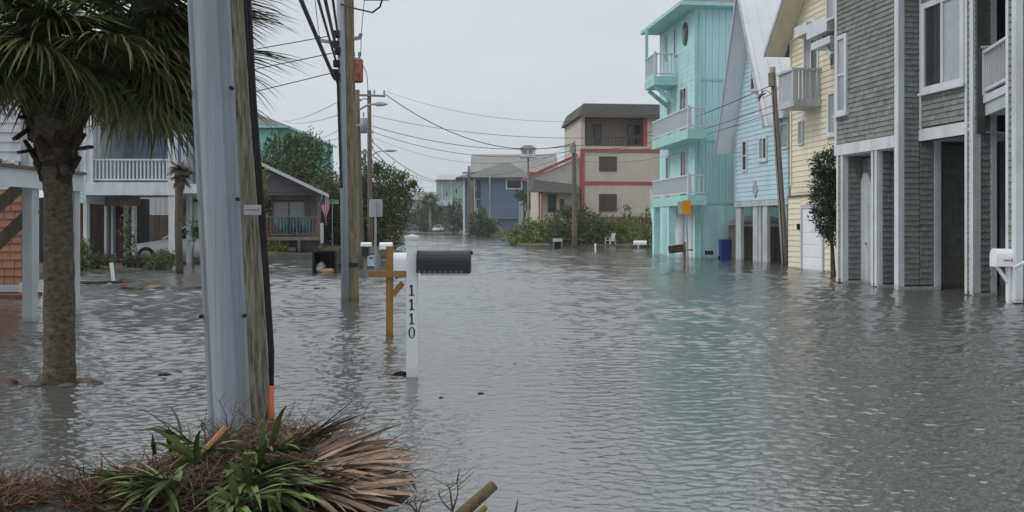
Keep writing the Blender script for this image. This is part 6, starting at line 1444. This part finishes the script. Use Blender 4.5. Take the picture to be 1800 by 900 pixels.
# ================================================================== brush pile in the foreground
rb = random.Random(21)
def gz(x, y): return ground_z(x, y)
def pile_h(x, y):
    a = .26*math.exp(-(((x+1.45)/.62)**2+((y-5.55)/.55)**2)); b = .12*math.exp(-(((x+1.95)/.55)**2+((y-5.05)/.45)**2)); c = .22*math.exp(-(((x+1.1)/.6)**2+((y-5.0)/.4)**2)); d = .08*math.exp(-(((x+2.9)/.6)**2+((y-4.9)/.4)**2))
    return max(a, b, c, d)
tw = MB(); tr_ = MB()
for i in range(5200):
    k = rb.random()
    if k < .45: x, y = rb.gauss(-1.42,.36), rb.gauss(5.5,.3)
    elif k < .8: x, y = rb.gauss(-2.3,.5), rb.gauss(5.05,.28)
    else: x, y = rb.gauss(-2.9,.45), rb.gauss(4.85,.25)
    hmx = pile_h(x, y)
    if hmx < .05: continue
    z = hmx*rb.uniform(.25, 1.0)+rb.uniform(-.01,.02)
    a = rb.uniform(0, 6.28); ln = rb.uniform(.07, .28); el = rb.gauss(.1,.35)
    d = V((math.cos(a)*math.cos(el), math.sin(a)*math.cos(el), math.sin(el)))
    p0 = V((x,y,z)); p1 = p0+d*ln*.5+V((0,0,rb.uniform(-.02,.03))); p2 = p0+d*ln+V((rb.uniform(-.05,.05), rb.uniform(-.05,.05), rb.uniform(-.03,.03)))
    r_ = rb.uniform(.0018, .0048)
    (tr_ if (x < -1.75 and rb.random() < .5) else tw).tube([p0,p1,p2], [r_,r_*.8,r_*.4], 3, False)
so1 = tw.build('brush_pile', twigm); so1['kind'] = 'stuff'; so2 = tr_.build('red_brush', twigr); so2['kind'] = 'stuff'
tag(so1, 'tangled brown twigs heaped at the foot of the nearest pole', 'brush'); tag(so2, 'reddish brown brush spread along the lower left corner', 'brush')
core = MB(); nxg, nyg = 60, 30
for j in range(nyg+1):
    for i in range(nxg+1):
        x, y = -3.9+3.8*i/nxg, 4.2+2.2*j/nyg; core.v.append((x, y, (pile_h(x, y)-.10)*.85+.04*mnoise.noise(V((x*7,y*7,0)))))
core.f = [(j*(nxg+1)+i, j*(nxg+1)+i+1, (j+1)*(nxg+1)+i+1, (j+1)*(nxg+1)+i) for j in range(nyg) for i in range(nxg)]
co_ = core.build('leaf_litter', mat('leaf_litter', (.045,.034,.026), .95, .5, 18, bump=1.0, bscale=50), None, True); co_['kind'] = 'stuff'; tag(co_, 'dark matted litter under the twigs of the heap', 'litter')
# fallen leaf bits on the heap
lt = MB()
for i in range(1500):
    x, y = rb.gauss(-2.0,.65), rb.gauss(5.05,.35); h_ = pile_h(x, y)
    if h_ < .05: continue
    p = V((x,y,h_*rb.uniform(.7,1.03))); a = V((rb.gauss(0,1), rb.gauss(0,1), rb.gauss(0,.4))).normalized(); b = a.cross(V((rb.gauss(0,.5), rb.gauss(0,.5), 1))).normalized(); s_ = rb.uniform(.02,.05)
    lt.add([p-a*s_, p+b*s_*.3, p+a*s_, p-b*s_*.3], [(0,1,2,3)])
l_ = lt.build('loose_leaves', mat('mixed_leaf', (.10,.075,.035), .8, .4, 4, isl=.5, col2=(.12,.12,.05))); l_['kind'] = 'stuff'; tag(l_, 'small loose leaves scattered over the brush heap', 'leaves')
FG = 'cut green palm leaves on the brush heap'
gl_ = [frond_mesh('blade', frondl, .12, .54, 15, 62, .30, .058, rb, .4, .30), frond_mesh('blade', frondl, .15, .50, 16, 60, .45, .044, rb, .5, .38)]
def lone(me, nm, lb, cat, p, az, el, roll, k, grp):
    o = link(nm, me); o.matrix_world = orient(p, az, el, roll, k); ORG[o] = V(p); return tag(o, lb, cat, grp)
G_ = [((0,'cut green fan leaf tucked under the dead leaves'), (440,850,4.85), -2.0, .1, .3, .8), ((1,'cut green fan leaf lying flat below the pole foot'), (430,800,5.15), -2.2, .3, -.2, .85), ((0,'cut green fan leaf tilted to the left at centre'), (345,850,4.85), 1.9, .25, .2, .7), ((1,'cut green fan leaf hanging over the frame bottom'), (380,880,4.7), -2.4, .2, .2, .9), ((0,'small cut green leaf among the red brush'), (270,850,4.9), 2.2, .3, .3, .6), ((1,'cut green fan leaf spread widest at the front of heap'), (410,838,4.9), -2.5, .15, .1, .95), ((0,'cut green fan leaf pointing right at the heap centre'), (395,832,5.0), -1.9, .2, -.3, .95), ((0,'cut green fan leaf lying lowest at the frame bottom'), (330,868,4.8), -1.6, .1, .2, 1.0),
      ((1,'cut green fan leaf folded over the heap centre'), (350,812,5.05), -2.9, .35, .4, .9), ((0,'cut green fan leaf at the left of the green bunch'), (310,850,4.9), 2.7, .15, -.2, .7), ((0,'cut green fan leaf dropping toward the dead leaves'), (440,868,4.75), -1.5, .05, .3, .85), ((1,'cut green fan leaf under the orange stalk'), (370,790,5.2), 1.3, .3, .5, .7)]
for (mi, lb), (px, py, d), az, el, ro, k in G_: lone(gl_[mi], 'palm_leaf', lb, 'palm leaf', at(px, py, d), az, el, ro, k, FG)
# broad upright blades, as in the photograph
for lb, a_, b_, w_ in (('single broad green blade standing on the heap front', (437,885,4.75), (446,822,4.8), .05), ('broad green blade leaning left in the heap', (318,820,4.95), (306,856,4.85), .05), ('green blade upright behind the left of heap', (300,795,5.3), (296,748,5.3), .035), ('green blade leaning at the rear of the heap', (272,800,5.3), (268,762,5.3), .03)):
    p0, p1 = at(*a_), at(*b_); mid = p0.lerp(p1,.5)+V((.01,-.03,.0)); sd_ = (p1-p0).cross(V((0,-1,.2))).normalized()*w_/2
    mb = MB(); mb.add([p0-sd_*.5, p0+V((0,.01,0)), p0+sd_*.5, mid-sd_, mid+V((0,.02,0)), mid+sd_, p1-sd_*.1, p1, p1+sd_*.1], [(0,1,4,3),(1,2,5,4),(3,4,7,6),(4,5,8,7)])
    single(mb, 'palm_leaf', frondl, lb, 'palm leaf', p0, FG)
frondd = mat('palm_leaf_rotten', (.095,.06,.045), .85, .35, 5, isl=.55, col2=(.20,.14,.11))
DG = 'dead brown palm leaves on the brush heap'
dm_ = [frond_mesh('blade', frondb, .1, .66, 26, 42, .10, .040, rb, .5, .15), frond_mesh('blade', frondd, .1, .64, 20, 32, .16, .052, rb, .5, .18)]
for mi, lb, (px, py, d), az, el, ro, k in ((0,'largest dead brown fan leaf reaching right over the water', (500,822,5.0), -1.62, .05, .2, 1.0), (1,'dead brown fan leaf raised highest beside the nearest pole', (480,800,5.3), -1.25, .38, -.3, .75), (0,'dead brown fan leaf lowest at the frame bottom', (510,862,4.8), -1.75, .02, .3, .95), (1,'dead brown fan leaf folded under the raised one', (500,815,5.15), -1.4, .12, .6, .85), (1,'dead brown fan leaf lying across the heap centre', (455,850,4.9), -1.95, .1, -.4, .9), (0,'dead brown fan leaf pointing toward the camera', (520,845,4.95), -2.1, .0, .1, .7)):
    lone(dm_[mi], 'dead_palm_leaf', lb, 'palm leaf', at(px, py, d), az, el, ro, k, DG)
p0, p1 = at(352, 800, 5.2), at(398, 752, 5.3); single(MB().tube([p0, p0.lerp(p1,.5), p1], [.02,.018,.022], 6), 'palm_stalk', mat('orange_stalk', (.34,.17,.07), .7, .25, 8), 'orange-brown cut palm stalk sticking up from the heap', 'stalk', p0)
p0, p1 = at(810, 905, 4.65), at(868, 853, 4.75); LG = thing('cut_branch', 'cut branch with pale sawn end poking from the water', 'branch', p0)
MB().tube([p0-(p1-p0), p0, p0.lerp(p1,.5)+V((.004,0,.004)), p1], [.034,.032,.030,.028], 10).build('wood', mat('branch_bark', (.13,.095,.055), .9, .35, 12, bump=.6), LG, True)
MB().tube([p1, p1+(p1-p0).normalized()*.004], .026, 10).build('sawn_end', rocky, LG)
MB().tube([p0+V((.06,-.02,-.02)), p0+V((.13,-.03,.05))], [.022,.014], 8).build('stub', postw, LG)
# bare twigs at the water's edge
def twig(lb, base, tips, r=.006):
    t0 = at(*base); mb = MB()
    for (px, py, d) in tips:
        e_ = at(px, py, d); m1 = t0.lerp(e_, .5)+V((rb.uniform(-.02,.02), 0, rb.uniform(-.01,.03))); mb.tube([t0, m1, e_], [r, r*.7, r*.35], 5)
        for i in range(5):
            s_ = m1.lerp(e_, rb.random()); mb.tube([s_, s_+V((rb.uniform(-.09,.09), rb.uniform(-.05,.05), rb.uniform(.0,.09)))], [r*.45, r*.2], 4)
    single(mb, 'bare_twig', twigm, lb, 'twig', t0, 'bare twigs by the brush heap')
twig('bare forked twig standing left of the cut branch', (795,900,4.7), [(785,848,4.75),(803,842,4.75),(770,868,4.7)])
twig('low bare twig below the dead leaves', (735,905,4.7), [(730,870,4.75),(752,880,4.7),(700,880,4.75)])
twig('fine curling twig behind the nearest pole foot', (500,775,5.5), [(520,705,5.6),(495,715,5.6),(525,735,5.6)], .004)
twig('fine curling twig in front of the cable guard foot', (400,765,5.6), [(385,705,5.6),(415,700,5.6),(430,720,5.6),(440,700,5.7)], .004)
twig('dark seed-headed twig left of the cable guard', (362,785,5.4), [(360,735,5.4),(352,745,5.4),(380,745,5.4)], .006)
twig('curved dark stick lying toward the dead leaves', (480,752,5.7), [(545,765,5.5),(585,770,5.4)], .012)
twig('long bare stick along the left of the heap', (0,880,4.9), [(105,845,5.0),(60,865,4.9)], .010)
twig('bare twig reaching right over the water beyond the leaves', (600,850,5.0), [(672,812,5.1),(650,820,5.1)], .006)
for lb, a_, m_, b_ in (('curved dry stalk rising from the heap bottom centre', (540,900,4.7), (546,868,4.7), (530,854,4.72)), ('thin pale curling stalk by the dead leaves', (574,900,4.75), (576,855,4.75), (600,830,4.8)), ('short reddish reed at the bottom of the frame', (905,903,4.7), (908,890,4.7), (910,878,4.7))):
    single(MB().tube([at(*a_), at(*m_), at(*b_)], [.008,.006,.003], 6), 'dry_stalk', frondb, lb, 'stalk', at(*a_), 'dry stalks by the brush heap')

# ================================================================== haze
hz = MB(); hz.box((-620,-320,-1.6), (1240,0,0), (0,1040,0), (0,0,19.0))
hm = bpy.data.materials.new('haze_air'); hm.use_nodes = True; t = hm.node_tree; t.nodes.clear()
ho = N(t, 'ShaderNodeOutputMaterial'); hv = N(t, 'ShaderNodeVolumePrincipled'); hv.inputs['Color'].default_value = (.93,.95,.97,1); hv.inputs['Density'].default_value = .0005; hv.inputs['Anisotropy'].default_value = .2
t.links.new(hv.outputs[0], ho.inputs['Volume'])
h_ = hz.build('haze', hm); h_['kind'] = 'stuff'
